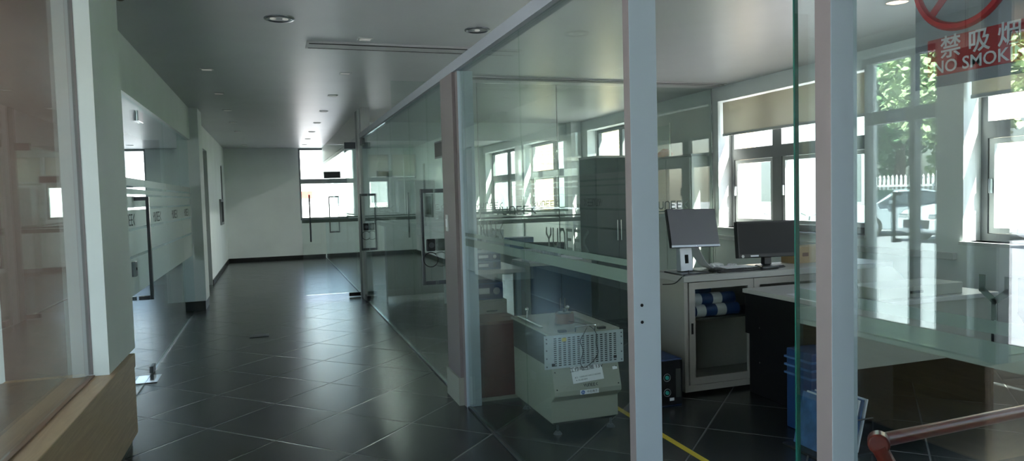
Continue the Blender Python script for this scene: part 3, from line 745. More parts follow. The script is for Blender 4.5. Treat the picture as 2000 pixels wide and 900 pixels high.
for x, y in ((mx0+.05, my0+.03), (mx1-.04, my0+.03), (mx0+.05, my1-.1), (mx1-.04, my1-.1)):
    lgp = obj('foot', cyl(cyl(BM(), (x, y, .018), (x, y, .0615), .008), (x, y, 0), (x, y, .018), .028, .016, seg=24), 'dsteel', t, smooth=True)

# dark red board behind the pier, pale rail on top
t = thing('red_cabinet', 'low dark red board cabinet with a pale top edge left of the machine', 'cabinet', (1.5, 4.9, 0))
obj('cabinet_body', box(1.375, 1.69, 4.89, 5.22, .03, .56), 'redwood', t, bevel=.003); obj('top_edge', box(1.37, 1.695, 4.885, 5.225, .5605, .582), 'coil', t, bevel=.003)
obj('cabinet_plinth', box(1.38, 1.685, 4.90, 5.21, 0, .03), 'creamd', t)

# ------------------------------------------------------------------ things behind the machine
def glassfront(label, x0, x1, y0, y1, h, body='creamd', front='bluepanel'):
    t = thing('low_cabinet', label, 'cabinet', ((x0+x1)/2, (y0+y1)/2, 0))
    b = BM(); bx(b, x0, x0+.02, y0+.02, y1, .05, h-.025); bx(b, x1-.02, x1, y0+.02, y1, .05, h-.025); bx(b, x0+.02, x1-.02, y1-.02, y1, .05, h-.025); bx(b, x0+.02, x1-.02, y0+.02, y1-.02, .05, .07)
    bx(b, x0+.02, x1-.02, y0+.03, y1-.02, .42, .44)
    obj('cabinet_body', b, body, t); obj('cabinet_top', box(x0-.005, x1+.005, y0-.005, y1+.005, h-.0249, h), 'ltop', t, bevel=.002)
    obj('cabinet_plinth', box(x0+.02, x1-.02, y0+.03, y1-.02, 0, .049), 'black', t)
    w = (x1-x0)/2
    for k in (0, 1):
        d = obj('cabinet_door', box(x0+k*w+.002, x0+(k+1)*w-.002, y0, y0+.018, .055, h-.03), front, t)
        obj('door_handle', box(x0+w-.03+k*.045, x0+w-.02+k*.045, y0-.02, y0-.0005, h*.5, h*.62), 'chrome', d)
    return t
glassfront('low pale cabinet with dark blue glass doors behind the machine', 2.18, 2.78, 6.0, 6.5, .87)
tc = glassfront('tall dark grey cabinet standing before the glass partition behind the machine', 3.42, 3.96, 7.2, 7.65, 1.90, 'dgrey', 'dgrey')
# bench with racks at left
t = thing('work_bench', 'pale work bench seen beside the mauve pier', 'bench', (1.9, 6.3, 0))
obj('bench_top', box(1.60, 2.15, 6.05, 6.75, .79, .825), 'ltop', t, bevel=.003)
for x in (1.63, 2.08):
    for y in (6.1, 6.66): obj('leg', box(x, x+.04, y, y+.04, 0, .7895), 'postb', t)
obj('under_shelf', box(1.60, 2.12, 6.15, 6.7, .52, .54), 'ltop', t) if False else obj('modesty_panel', box(1.671, 2.079, 6.68, 6.69, .30, .78), 'wframe', t)
t = thing('drawer_pedestal', 'pale drawer pedestal under the work bench', 'drawers', (1.78, 6.2, 0))
obj('pedestal_body', box(1.685, 1.98, 6.10, 6.6, .02, .55), 'creamd', t, bevel=.003)
for k in range(3):
    d = obj('drawer', box(1.69, 1.975, 6.085, 6.0995, .04+k*.17, .195+k*.17), 'greige', t, bevel=.002); obj('drawer_handle', box(1.78, 1.88, 6.075, 6.0845, .11+k*.17, .12+k*.17), 'chrome', d)
def instrument(label, x, y, z, w, h, d):
    t = thing('bench_instrument', label, 'instrument', (x, y, z))
    obj('case', box(x, x+w, y, y+d, z, z+h), 'bluew', t, bevel=.004); obj('front_plate', box(x+.01, x+w-.01, y-.006, y-.0005, z+.01, z+h-.01), 'navy', t)
    obj('dial', cyl(BM(), (x+w*.75, y-.012, z+h*.5), (x+w*.75, y-.0065, z+h*.5), h*.22), 'chrome', t)
    obj('display', box(x+.03, x+w*.5, y-.008, y-.0065, z+h*.35, z+h*.7), 'paper', t)
instrument('blue bench instrument on the work bench, topmost of the two', 1.70, 6.12, .905, .24, .075, .3)
instrument('blue bench instrument on the work bench under another', 1.70, 6.12, .827, .24, .075, .3)
instrument('blue boxed instrument on the drawer pedestal', 1.70, 6.14, .552, .26, .15, .3)
# letter rack of white slats
t = thing('letter_rack', 'white slatted file rack on the low blue glass cabinet', 'rack', (2.0, 6.1, .87))
b = BM()
for k in range(15): bx(b, 2.19+k*.022, 2.194+k*.022, 6.05, 6.25, .8805, .985)
obj('slats', b, 'white', t); obj('rack_base', box(2.185, 2.515, 6.045, 6.255, .871, .880), 'wframe', t)
tag(obj('paper_stack', box(2.55, 2.74, 6.1, 6.36, .871, .90), 'paper', bevel=.003), 'stack of papers beside the white file rack', 'papers')
# chair behind
def office_chair(label, x, y, rz):
    t = thing('office_chair', label, 'chair', (x, y, 0), rz)
    K = dict(world=False)
    obj('seat', bx(BM(), -.23, .23, -.22, .22, .43, .50), 'plastic', t, bevel=.03, **K)
    obj('backrest', bx(BM(), -.22, .22, .22, .27, .58, 1.0), 'plastic', t, bevel=.03, **K)
    obj('back_stem', bx(BM(), -.03, .03, .2205, .25, .42, .60) if False else tube(BM(), [(0, .1, .41), (0, .25, .42), (0, .29, .55), (0, .285, .75)], .015), 'dsteel', t, **K)
    obj('gas_column', cyl(BM(), (0, 0, .09), (0, 0, .43), .025), 'dsteel', t, **K)
    for k in range(5):
        a = k*2*pi/5; l_ = obj('leg', tube(BM(), [(0, 0, .10), (.28*cos(a), .28*sin(a), .065)], .018), 'plastic', t, **K)
        obj('caster', sph(BM(), (.28*cos(a), .28*sin(a), .027), .027), 'rubber', l_, world=False, smooth=True)
    return t
office_chair('black office chair in the room beyond the low blue cabinet', 2.75, 7.0, R(150))
def desk(label, x0, x1, y0, y1, h=.74):
    t = thing('office_desk', label, 'desk', ((x0+x1)/2, (y0+y1)/2, 0))
    obj('desk_top', box(x0, x1, y0, y1, h-.03, h), 'ltop', t, bevel=.003)
    for x in (x0+.02, x1-.06):
        for y in (y0+.02, y1-.06): obj('leg', box(x, x+.04, y, y+.04, 0, h-.0301), 'wframe', t)
    obj('modesty_panel', box(x0+.07, x1-.07, y1-.05, y1-.035, .35, h-.031), 'creamd', t); return t
desk('pale office desk beyond the first glass partition', 2.2, 3.6, 9.0, 9.7); desk('pale office desk beyond the farther partition', 2.2, 3.8, 13.6, 14.4)
def screen_divider(label, x0, x1, y, z1):
    t = thing('desk_screen', label, 'divider', ((x0+x1)/2, y, 0))
    obj('screen_panel', box(x0+.02, x1-.02, y, y+.03, .08, z1), 'creamd', t); obj('screen_frame', bx(box(x0, x0+.0195, y-.003, y+.033, 0, z1), x1-.0195, x1, y-.003, y+.033, 0, z1), 'wframe', t)
screen_divider('low pale fabric divider behind the first partition', 1.5, 2.9, 10.2, 1.15)
def file_box(label, x, y, z, w, h, d=.25, m='bluew', g=None):
    o = obj('storage_box', box(x, x+w, y, y+d, z, z+h), m, bevel=.004); return tag(o, label, 'box', g)
file_box('blue storage box on the office desk beyond the partition, left one', 2.35, 9.2, .741, .30, .20)
file_box('white storage box on the office desk beyond the partition, middle', 2.72, 9.2, .741, .25, .28, m='paper')
file_box('blue storage box on the office desk beyond the partition, right one', 3.05, 9.2, .741, .35, .16)
def monitor_simple(label, x, y, z, rz=0):
    t = thing('computer_monitor', label, 'monitor', (x, y, z), rz); K = dict(world=False)
    obj('screen', bx(BM(), -.26, .26, -.012, .012, .12, .44), 'plastic', t, bevel=.004, **K); obj('stand', bx(BM(), -.03, .03, -.01, .03, .012, .13) if False else cyl(BM(), (0, .02, .012), (0, .02, .2), .02), 'plastic', t, **K)
    obj('stand_foot', bx(BM(), -.11, .11, -.07, .09, 0, .0115), 'plastic', t, **K)
monitor_simple('small dark monitor on the desk beyond the farther partition', 2.7, 13.9, .74, R(10))
monitor_simple('small dark monitor on the desk beyond the farther partition, nearer the windows', 3.4, 13.95, .74, R(-12))
for i, (x, y) in enumerate([(2.2, 13.4), (2.2, 14.9), (4.0, 13.4), (4.0, 14.9)]):  # added lamps, hidden behind the header, to brighten the far wall
    t = thing('added_lamp', 'long added fill lamp in the far office, ' + ['nearest the corridor and viewpoint', 'nearest the corridor and end wall', 'nearest the windows and viewpoint', 'nearest the windows and end wall'][i], 'ceiling lamp', (x, y, H), group='added fill lamps in the far office')
    obj('added_lamp_body', box(x-.06, x+.06, y-.6, y+.6, H-.05, H-.0005), 'trimw', t, bevel=.004); obj('added_lamp_diffuser', box(x-.05, x+.05, y-.58, y+.58, H-.062, H-.0505), 'filllamp', t)
# grey cabinet at the far end
glassfront('tall grey cabinet against the far end wall under the high window', 3.05, 4.0, 18.1, 18.6, 1.93, 'frame', 'frame')

# display cupboard with red cap, against the right wall beyond the partition
t = thing('wall_cupboard', 'pale tall cupboard against the right wall beyond the glass partition', 'cupboard', (5.3, 8.7, 0))
obj('cupboard_body', box(5.24, 5.49, 8.12, 9.35, .06, 1.94), 'wall', t, bevel=.003); obj('cupboard_top', box(5.22, 5.495, 8.10, 9.37, 1.9405, 1.965), 'wframe', t)
obj('cupboard_plinth', box(5.27, 5.49, 8.14, 9.33, 0, .06), 'dgrey', t); obj('cupboard_door', box(5.222, 5.2395, 8.14, 8.72, .08, 1.92), 'wall', t, bevel=.002); obj('cupboard_door', box(5.222, 5.2395, 8.74, 9.33, .08, 1.92), 'wall', t, bevel=.002)
b = BM(); sph(b, (5.36, 8.98, 1.99), .10, (.9, 1.6, .95), 3); 
for v in b.verts:
    v.co.z = max(v.co.z, 1.967) + .012*sin(v.co.y*55)*sin(v.co.x*48)
    v.co.z = max(v.co.z, 1.967)
tag(obj('cloth_hat', b, 'redcloth', smooth=True), 'crumpled dark red cloth cap on top of the pale cupboard', 'cap')
t = thing('glass_showcase', 'clear glass showcase with a steel upright on the pale cupboard', 'showcase', (5.35, 9.0, 1.966))
obj('glass_side', box(5.25, 5.256, 8.68, 9.3, 1.9665, 2.40), 'glass', t); obj('upright', cyl(BM(), (5.26, 8.67, 1.9665), (5.26, 8.67, 2.42), .012), 'chrome', t)

# ------------------------------------------------------------------ sliding door cabinet with monitors
cx0, cx1, cy0, cy1, ch = 2.775, 4.70, 4.42, 4.87, .875
t = thing('sliding_door_cabinet', 'greige metal cabinet with glass sliding doors under the monitors', 'cabinet', (cx0, cy0, 0))
b = BM(); bx(b, cx0, cx0+.03, cy0, cy1, .03, ch-.045); bx(b, cx1-.03, cx1, cy0, cy1, .03, ch-.045); bx(b, cx0+.03, cx1-.03, cy1-.02, cy1, .03, ch-.045)
bx(b, cx0+.03, cx1-.03, cy0+.03, cy1-.02, .03, .07)
obj('cabinet_body', b, 'greige', t)
obj('cabinet_top', box(cx0-.004, cx1+.004, cy0-.005, cy1+.005, ch-.0445, ch), 'ltop', t, bevel=.003)
obj('shelf', box(cx0+.031, cx1-.031, cy0+.06, cy1-.021, .535, .55), 'dgrey', t)
obj('bottom_rail', box(cx0+.03, cx1-.03, cy0+.001, cy0+.029, .03, .075), 'greige', t)
for k, (a, c) in enumerate([(cx0+.045, cx0+.60), (cx0+.605, cx0+1.2), (cx0+1.205, cx1-.035)]):
    y_ = cy0+.006
    b = BM(); bx(b, a, a+.05, y_, y_+.018, .078, ch-.05); bx(b, c-.05, c, y_, y_+.018, .078, ch-.05)
    bx(b, a+.05, c-.05, y_, y_+.018, .078, .13); bx(b, a+.05, c-.05, y_, y_+.018, ch-.10, ch-.05)
    d = obj('sliding_door', b, 'greige', t)
    obj('door_glass', box(a+.0505, c-.0505, y_+.007, y_+.010, .1305, ch-.1005), 'wglass', d)
    obj('finger_pull', box(a+.015, a+.033, y_-.0015, y_-.0002, .45, .53), 'void', d)
# rolls inside the cabinet
def roll(label, y, z, x0=2.86, x1=3.3, r=.045):
    t = thing('paper_roll', label, 'roll', ((x0+x1)/2, y, z), group='navy rolls in the glass cabinet')
    obj('roll_body', cyl(BM(), (x0, y, z+r), (x1, y, z+r), r, seg=20), 'navy', t, smooth=True)
    for k in (0.15, .55): obj('paper_band', cyl(BM(), (x0+k*(x1-x0), y, z+r), (x0+(k+.18)*(x1-x0), y, z+r), r+.0015, seg=20), 'wframe', t, smooth=True)
roll('navy roll with pale bands in the glass cabinet, front one', 4.53, .5505); roll('navy roll with pale bands in the glass cabinet, behind the front one', 4.64, .5505)
roll('navy roll with pale bands in the glass cabinet, topmost', 4.585, .6265)
tag(obj('white_carton', box(2.85, 3.2, 4.71, 4.83, .5505, .79), 'bluew', bevel=.003), 'pale blue carton behind the rolls in the glass cabinet', 'carton')

# monitor 1, tilted silver stand
def tilt_monitor():
    t = thing('computer_monitor', 'silver backed monitor with a tilted glossy grey screen on the left of the cabinet', 'monitor', (2.93, 4.62, ch), R(4))
    K = dict(world=False)
    scr = Matrix.Translation((.03, -.02, .335)) @ Matrix.Rotation(R(-13), 4, 'Y') @ Matrix.Rotation(R(-14), 4, 'X')
    scr = Matrix.Translation((.03, -.045, .338)) @ Matrix.Rotation(R(-14), 4, 'X') @ Matrix.Rotation(R(1.5), 4, 'Y')
    obj('screen_shell', bx(BM(), -.218, .218, .0, .028, -.145, .145, m=scr), 'plastic', t, bevel=.004, **K)
    obj('screen_panel', bx(BM(), -.213, .213, -.0025, -.0003, -.128, .140, m=scr), 'screenm', t, **K)
    obj('bottom_bezel', bx(BM(), -.216, .216, -.004, -.0003, -.144, -.129, m=scr), 'silver', t, **K)
    obj('brand_dot', bx(BM(), -.004, .004, -.0052, -.0042, -.140, -.133, m=scr), 'white', t, **K)
    obj('stand_neck', prism(BM(), [(.0, .012), (.055, .012), (.062, .30), (.030, .30), (.014, .19)], -.055, .055), 'silver', t, bevel=.004, **K)
    obj('cable_slot', bx(BM(), -.012, .016, .0, .0085, .07, .135, m=Matrix.Rotation(R(-4), 4, 'X') @ Matrix.Translation((0, -.004, 0))), 'void', t, **K)
    obj('stand_foot', prism(BM(), [(-.11, 0), (.11, 0), (.11, .010), (-.11, .006)], -.13, .13), 'dsteel', t, bevel=.002, **K)
    return t
tilt_monitor()
def black_monitor():
    t = thing('computer_monitor', 'black wide monitor with stickers on its lower bezel at the right of the cabinet', 'monitor', (3.66, 4.60, ch), R(-4))
    K = dict(world=False)
    s = Matrix.Translation((-.02, 0, .222)) @ Matrix.Rotation(R(-6), 4, 'X') @ Matrix.Rotation(R(.5), 4, 'Y')
    obj('screen_shell', bx(BM(), -.262, .262, .0, .045, -.142, .142, m=s), 'plastic', t, bevel=.006, **K)
    obj('screen_panel', bx(BM(), -.247, .247, -.002, -.0003, -.112, .130, m=s), 'screen', t, **K)
    obj('round_sticker', cyl(BM(), s @ Vector((-.222, -.0006, -.128)), s @ Vector((-.222, -.0018, -.128)), .012), 'wframe', t, **K)
    obj('white_sticker', bx(BM(), -.155, -.085, -.0018, -.0006, -.133, -.121, m=s), 'white', t, **K)
    text('bezel_letters', 'YUNEEC', Vector(rootmat(t) @ (s @ Vector((-.20, -.0012, .136)))), rootmat(t).to_3x3() @ Vector((1, 0, 0)), (0, 0, 1), .010, 'silver', t, depth=.0002) if False else None
    obj('stand_neck', prism(BM(), [(.02, .02), (.07, .02), (.07, .12), (.03, .12)], -.032, .032), 'plastic', t, bevel=.005, **K)
    b = BM(); r = bmesh.ops.create_cone(b, cap_ends=True, segments=40, radius1=.13, radius2=.11, depth=.018)
    bmesh.ops.transform(b, matrix=Matrix.Translation((.01, .02, .0095)) @ Matrix.Diagonal((1, .75, 1, 1)), verts=r['verts']); obj('stand_foot', b, 'plastic', t, smooth=True, **K)
black_monitor()
# clutter between
b = BM(); tray = catmull([(3.16, 4.60, ch+.006), (3.28, 4.56, ch+.006), (3.45, 4.54, ch+.006)], 4)
t = thing('keyboard', 'black keyboard under loose papers between the two monitors', 'keyboard', (3.3, 4.55, ch))
obj('key_tray', box(3.10, 3.50, 4.47, 4.60, ch, ch+.018), 'plastic', t, bevel=.004)
b = BM()
for r_ in range(4):
    for c_ in range(14): bx(b, 3.11+c_*.0275, 3.133+c_*.0275, 4.48+r_*.028, 4.503+r_*.028, ch+.0182, ch+.024)
obj('keys', b, 'dgrey', t)
b = BM(); n = 16; W_ = []
for k in range(n+1):
    a = k/n; W_.append((3.05+.20*a, ch+.001+.20*(1-a)**2.4))
for (x, z) in W_:
    for y in (4.66, 4.80): b.verts.new((x, y, z))
    for y in (4.66, 4.80): b.verts.new((x+.003, y, z+.002))
b.verts.ensure_lookup_table()
for k in range(n):
    i = 4*k; j = i+4
    b.faces.new((b.verts[i], b.verts[i+1], b.verts[j+1], b.verts[j])); b.faces.new((b.verts[i+2], b.verts[j+2], b.verts[j+3], b.verts[i+3]))
    b.faces.new((b.verts[i], b.verts[j], b.verts[j+2], b.verts[i+2])); b.faces.new((b.verts[i+1], b.verts[i+3], b.verts[j+3], b.verts[j+1]))
tag(obj('curved_paper', b, 'paper'), 'white curled paper leaning behind the keyboard', 'paper')
def crumple(label, cx, cy, z, r, seed):
    rnd = random.Random(seed); b = BM(); sph(b, (0, 0, 0), r, (1.3, .8, .5), 3)
    for v in b.verts: v.co *= rnd.uniform(.72, 1.15)
    mn = min(v.co.z for v in b.verts)
    for v in b.verts: v.co += Vector((cx, cy, z-mn+.0005))
    tag(obj('crumpled_paper', b, 'paper'), label, 'paper')
crumple('crumpled white tissue beside the curled paper', 3.24, 4.70, ch, .05, 3); crumple('small crumpled paper on the cabinet before the black monitor', 3.40, 4.72, ch, .035, 5)
t = tag(obj('loose_sheet', box(3.20, 3.47, 4.50, 4.66, ch+.0245, ch+.027), 'paper'), 'flat white sheets lying on the keyboard', 'papers')
tag(obj('phone_handset', bx(BM(), -.09, .09, -.025, .025, 0, .025, m=Matrix.Translation((3.56, 4.49, ch+.0003)) @ Matrix.Rotation(R(8), 4, 'Z')), 'plastic', bevel=.008), 'black handset lying right of the keyboard', 'phone')
t = thing('power_cable', 'black power cable trailing over the left front corner of the cabinet', 'cable', (2.8, 4.5, ch))
obj('cable', tube(BM(), catmull([(2.99, 4.70, ch+.02), (2.88, 4.52, ch+.008), (2.80, 4.45, ch+.006), (2.765, 4.44, ch-.01), (2.72, 4.46, ch-.05), (2.66, 4.52, ch-.06)], 6), .0035, 6), 'rubber', t, smooth=True)
obj('plug', sph(BM(), (3.10, 4.455, ch+.014), .013, (1.5, 1, 1)), 'rubber', t, smooth=True)
obj('cable', tube(BM(), catmull([(2.95, 4.72, ch+.018), (3.04, 4.56, ch+.005), (3.08, 4.46, ch+.010), (2.98, 4.445, ch+.008), (2.86, 4.50, ch+.006)], 6), .003, 6), 'rubber', t, smooth=True)
# carton behind the black monitor
t = thing('cardboard_box', 'brown cardboard box behind the black monitor', 'box', (4.3, 4.75, ch))
obj('box_body', box(3.98, 4.62, 4.70, 4.86, ch+.0002, ch+.135), 'box', t, bevel=.003); obj('box_tape', box(4.28, 4.32, 4.6992, 4.6998, ch+.01, ch+.13), 'coil', t)
for k in range(3): obj('printed_mark', box(4.06+k*.16, 4.12+k*.16, 4.6992, 4.6998, ch+.055, ch+.085), 'coil', t)
# PC tower
t = thing('computer_tower', 'small black computer tower with two teal rings on the floor beside the cabinet', 'computer', (2.56, 4.4, 0))
obj('case', box(2.46, 2.655, 4.27, 4.68, 0, .33), 'navy', t, bevel=.006)
obj('front_panel', box(2.465, 2.65, 4.262, 4.2695, .01, .32), 'plastic', t)
for z in (.205, .10):
    obj('fan_ring', tube(BM(), [(2.53+.026*cos(a), 4.259, z+.026*sin(a)) for a in [i*2*pi/24 for i in range(25)]], .0025, 6), 'steel', t); obj('fan_hub', cyl(BM(), (2.53, 4.255, z), (2.53, 4.2615, z), .014), 'teal', t)
obj('label_sticker', box(2.55, 2.585, 4.2605, 4.2615, .04, .06), 'white', t); obj('drive_bay', box(2.60, 2.64, 4.2605, 4.2615, .06, .26), 'dgrey', t)

# black desk with pale top
t = thing('black_desk', 'black sided desk with a pale worktop in front of the glass cabinet', 'desk', (3.6, 4.0, 0))
obj('desk_top', box(3.235, 4.55, 3.42, 4.37, .735, .765), 'ltop', t, bevel=.003)
obj('side_panel', box(3.25, 3.275, 3.44, 4.36, .44, .7345), 'darkdesk', t); obj('side_panel', box(4.51, 4.535, 3.44, 4.36, 0, .7345), 'darkdesk', t)
obj('pedestal', box(3.276, 3.70, 3.75, 4.35, 0, .7345), 'darkdesk', t, bevel=.003); obj('pedestal', box(3.276, 3.70, 3.47, 3.745, 0, .7345), 'darkdesk', t, bevel=.003)
obj('front_panel', box(3.2755, 4.51, 3.44, 3.46, .36, .7345), 'creamd', t)
for z in (.25, .5): obj('cable_grommet', cyl(BM(), (3.2494, 4.2, z), (3.2499, 4.2, z), .006), 'chrome', t)
o = thing('drawer_box', 'pale low drawer box on the near end of the black desk', 'box', (3.9, 3.6, .765))
obj('box_shell', box(3.60, 4.3, 3.48, 3.75, .766, .84), 'creamd', o, bevel=.003); obj('box_handle', box(3.85, 3.95, 3.47, 3.4795, .795, .81), 'dgrey', o)
tag(obj('wire_arch', tube(BM(), [(3.48+.07*cos(a), 3.60, .80+.10*sin(a)) for a in [pi*i/24 for i in range(25)]]+[(3.41, 3.60, .7655)], .004), 'chrome', smooth=True), 'thin steel wire arch standing on the black desk', 'wire')
b = BM(); prism(b, [(3.8, .766), (4.2, .766), (4.2, .90), (4.0, .90)], 3.85, 4.25)
tag(obj('desk_stand', b, 'creamd', bevel=.004), 'dull green wedge shaped stand on the black desk by the purple post', 'stand')
tag(obj('drawing_sheet', box(3.30, 3.85, 3.7, 3.98, .766, .7675), 'paper'), 'flat white drawing on the black desk', 'paper')
# magazines
t0 = None
for k in range(8):
    x = 2.83+k*.028
    o = obj('magazine', bx(BM(), 0, .008, -.14, .14, 0, .30, m=Matrix.Rotation(R(14), 4, 'Y')), 'bluew' if k % 2 == 0 else 'paper')
    o.location = (x, 3.22, .012)
    tag(o, 'blue and white magazine leaning in the floor rack, %s from the left' % ['first', 'second', 'third', 'fourth', 'fifth', 'sixth', 'seventh', 'last'][k], 'magazine', 'magazines in the floor rack')
t = thing('magazine_rack', 'low black wire rack holding leaning magazines by the black desk', 'rack', (2.95, 3.22, 0))
obj('rack_base', box(2.77, 3.14, 3.06, 3.38, 0, .010), 'plastic', t); obj('rack_rail', tube(BM(), [(2.79, 3.065, .01), (2.79, 3.065, .2), (3.12, 3.065, .2), (3.12, 3.065, .01)], .005), 'plastic', t)
t = thing('blue_crate', 'translucent blue plastic crate stack beside the purple post', 'crate', (3.0, 3.6, 0))
obj('crate_body', box(3.0, 3.21, 3.40, 3.62, .002, .50), 'navy', t, bevel=.006)
for k in range(3): obj('crate_rim', box(2.99, 3.22, 3.39, 3.63, .34+k*.05, .352+k*.05), 'bluew', t)
# red tubular barrier just inside the near glass
t = thing('red_tube_rail', 'dark red tubular rail with a round end joint inside the near glass', 'rail', (1.9, 1.75, 0))
obj('top_tube', cyl(BM(), (1.79, 1.74, .685), (3.4, 1.95, .62), .022, seg=24), 'red', t, smooth=True)
obj('end_joint', cyl(BM(), (1.755, 1.70, .69), (1.80, 1.745, .686), .032, seg=28), 'red', t, smooth=True, bevel=.006)
obj('front_leg', cyl(BM(), (1.765, 1.71, .68), (2.02, 1.50, .03), .024, seg=24), 'red', t, smooth=True); obj('rear_leg', cyl(BM(), (3.38, 1.945, .62), (3.45, 1.7, .03), .022, seg=24), 'red', t, smooth=True)
for p in ((2.02, 1.5), (3.45, 1.7)): obj('rubber_foot', cyl(BM(), (*p, 0), (*p, .029), .03), 'rubber', t)
tag(obj('floor_tape', box(2.185, 2.225, 2.4, 7.8, .0005, .0015), 'yellow'), 'yellow floor marking tape running into the office', 'tape')

# ------------------------------------------------------------------ sign stuck behind the near glass
t = thing('no_smoking_sign', 'no smoking sign with a red ring stuck inside the near glass', 'sign', (XG+.02, 1.0, 1.8))
x = XG+.0135
obj('sign_backing', box(x, x+.0015, .80, 1.135, 1.690, 2.05), 'signg', t)
obj('red_ring', tube(BM(), [(x-.0010, 1.03+.10*cos(a), 1.90+.10*sin(a)) for a in [i*2*pi/48 for i in range(49)]], .0085, 6), 'redsign', t)
obj('red_bar', bx(BM(), -.0008, 0, -.095, .095, -.008, .008, m=Matrix.Translation((x-.0006, 1.03, 1.90)) @ Matrix.Rotation(R(-45), 4, 'X')), 'redsign', t)
b = box(x-.0018, x-.0004, .97, 1.08, 1.885, 1.908); obj('cigarette', b, 'ink', t)
obj('red_panel', box(x-.0012, x-.0002, .86, 1.105, 1.712, 1.785), 'redsign', t)
text('sign_text', '禁 吸 烟', (x-.0016, .995, 1.762), (0, -1, 0), (0, 0, 1), .046, 'printg', t, bold=.0006, depth=.0002)
text('sign_text', 'NO SMOKING', (x-.0016, .985, 1.727), (0, -1, 0), (0, 0, 1), .034, 'printg', t, bold=.0004, depth=.0002)

# labels on the entrance transom
t = thing('entrance_label', 'small blue label reading ZEISS on the dark entrance transom', 'label', (XF-.07, 4.75, 2.085))
obj('label_plate', box(XF-.078, XF-.074, 4.66, 4.86, 2.04, 2.13), 'bluesign', t)
text('label_text', 'ZEISS', (XF-.0735, 4.76, 2.085), (0, -1, 0), (0, 0, 1), .055, 'white', t)
t = thing('exit_sign', 'dark green hanging exit sign in the foyer', 'sign', (-2.0, 3.6, 2.35))
obj('sign_body', box(-2.19, -2.16, 3.55, 3.85, 2.32, 2.45), 'signgreen', t, bevel=.003)
for y in (3.62, 3.78): obj('hanging_rod', cyl(BM(), (-2.175, y, 2.451), (-2.175, y, H-.001), .004), 'steel', t)
for y in (4.50, 4.70):
    pull('dark pull handle on the entrance door, '+('left' if y > 4.6 else 'right')+' leaf', y, x=XF-.08, z0=1.0, z1=1.43, s=(1,), lock=None, m='dsteel', off=.06)
pull('dark pull handle on the near foyer entrance door', 3.2, x=XF-.08, z0=.8, z1=1.40, s=(1,), lock=None, m='dsteel', off=.06)

# ------------------------------------------------------------------ outdoors
struct('ground', box(-90, 90, -60, 120, -.32, -.13), 'asphalt', 'grey paved ground around the building')
def canopy(): 
    struct('roof_canopy', box(-5.2, XF-.26, -3.3, 14.7, 2.95, 3.15), 'wall', 'pale canopy roof over the entrance front')
struct('roof', box(XF-.3, 6.0, -3.4, YF+.4, H+.21, H+.6), 'render', 'flat roof slab of the building')
# lawn right
tag(obj('lawn', box(13.2, 16.5, -10, 42, -.129, -.05), 'grass'), 'bright green lawn strip outside the office windows', 'lawn', kind='stuff')
# brick piers outside
for i, (y, lb) in enumerate([(8.6, 'yellow brick pier outside the wide office window'), (12.6, 'yellow brick pier outside the next office window'), (16.2, 'yellow brick pier outside the last office windows'), (4.55, 'yellow brick pier outside the window right of the desks')]):
    b = BM(); bx(b, 5.95, 6.62, y, y+.5, -.129, 3.6); bx(b, 5.92, 6.65, y-.03, y+.53, 3.6, 3.68)
    tag(obj('brick_pier', b, 'brick'), lb, 'pier')
# white building right
def white_building(label, x0, x1, y0, y1, h, wx, face, mats='render'):
    t = thing('white_building', label, 'building', ((x0+x1)/2, (y0+y1)/2, -.13))
    obj('walls', box(x0, x1, y0, y1, -.129, h), mats, t); obj('roof_edge', box(x0-.15, x1+.15, y0-.15, y1+.15, h, h+.25), 'trimw', t)
    for (a, c, z0, z1) in wx:
        if face == 'x': f = obj('window', box(x0-.05, x0-.001, a, c, z0, z1), 'wframe', t); obj('pane', box(x0-.06, x0-.051, a+.08, c-.08, z0+.08, z1-.08), 'carglass' if False else 'frame', f)
        else: f = obj('window', box(a, c, y0-.05, y0-.001, z0, z1), 'wframe', t); obj('pane', box(a+.08, c-.08, y0-.06, y0-.051, z0+.08, z1-.08), 'frame', f)
white_building('long white building beyond the lawn', 17, 24, -8, 60, 4.2, [(y, y+1.3, .9, 2.6) for y in (2, 6, 10, 13.5, 17, 20.5, 24, 28)], 'x')
white_building('white building beyond the corridor end window', -8, 22, 62, 70, 7, [(x, x+1.6, 1.0, 3.0) for x in (-4, 0, 4, 8)]+[(x, x+1.6, 4.2, 5.8) for x in (-4, 0, 4, 8)], 'y')
tag(obj('red_banner', box(2.2, 3.2, 61.8, 61.9, 1.6, 2.2), 'redcloth'), 'red banner on the white building seen through the corridor end window', 'banner')
def bicycle(label, x, y, rz, m):
    t = thing('bicycle', label, 'bicycle', (x, y, -.13), rz); K = dict(world=False)
    for wx_ in (-.5, .5): obj('wheel', tube(BM(), [(wx_+.32*cos(a), 0, .335+.32*sin(a)) for a in [i*2*pi/24 for i in range(25)]], .015, 6), 'tyre', t, **K)
    b = BM()
    for p, q in (((-.5, .335), (-.15, .8)), ((-.5, .335), (-.05, .3)), ((-.05, .3), (-.17, .85)), ((-.15, .75), (.35, .8)), ((-.05, .3), (.36, .75)), ((.5, .335), (.34, .9))): cyl(b, (p[0], 0, p[1]), (q[0], 0, q[1]), .016, seg=8)
    obj('bike_frame', b, m, t, **K)
    obj('saddle', bx(BM(), -.28, -.06, -.06, .06, .86, .91), 'plastic', t, bevel=.02, **K); obj('handlebar', tube(BM(), [(.30, -.25, .98), (.34, -.1, .93), (.34, .1, .93), (.30, .25, .98)], .012), 'dsteel', t, **K)
bicycle('blue bicycle parked outside beyond the wide office window', 11.0, 14.6, R(70), 'bluew')
bicycle('grey bicycle parked next to the blue one outside', 11.6, 14.2, R(75), 'silver')
bicycle('dark bicycle parked outside at the right of the window view', 12.2, 13.6, R(80), 'dsteel')

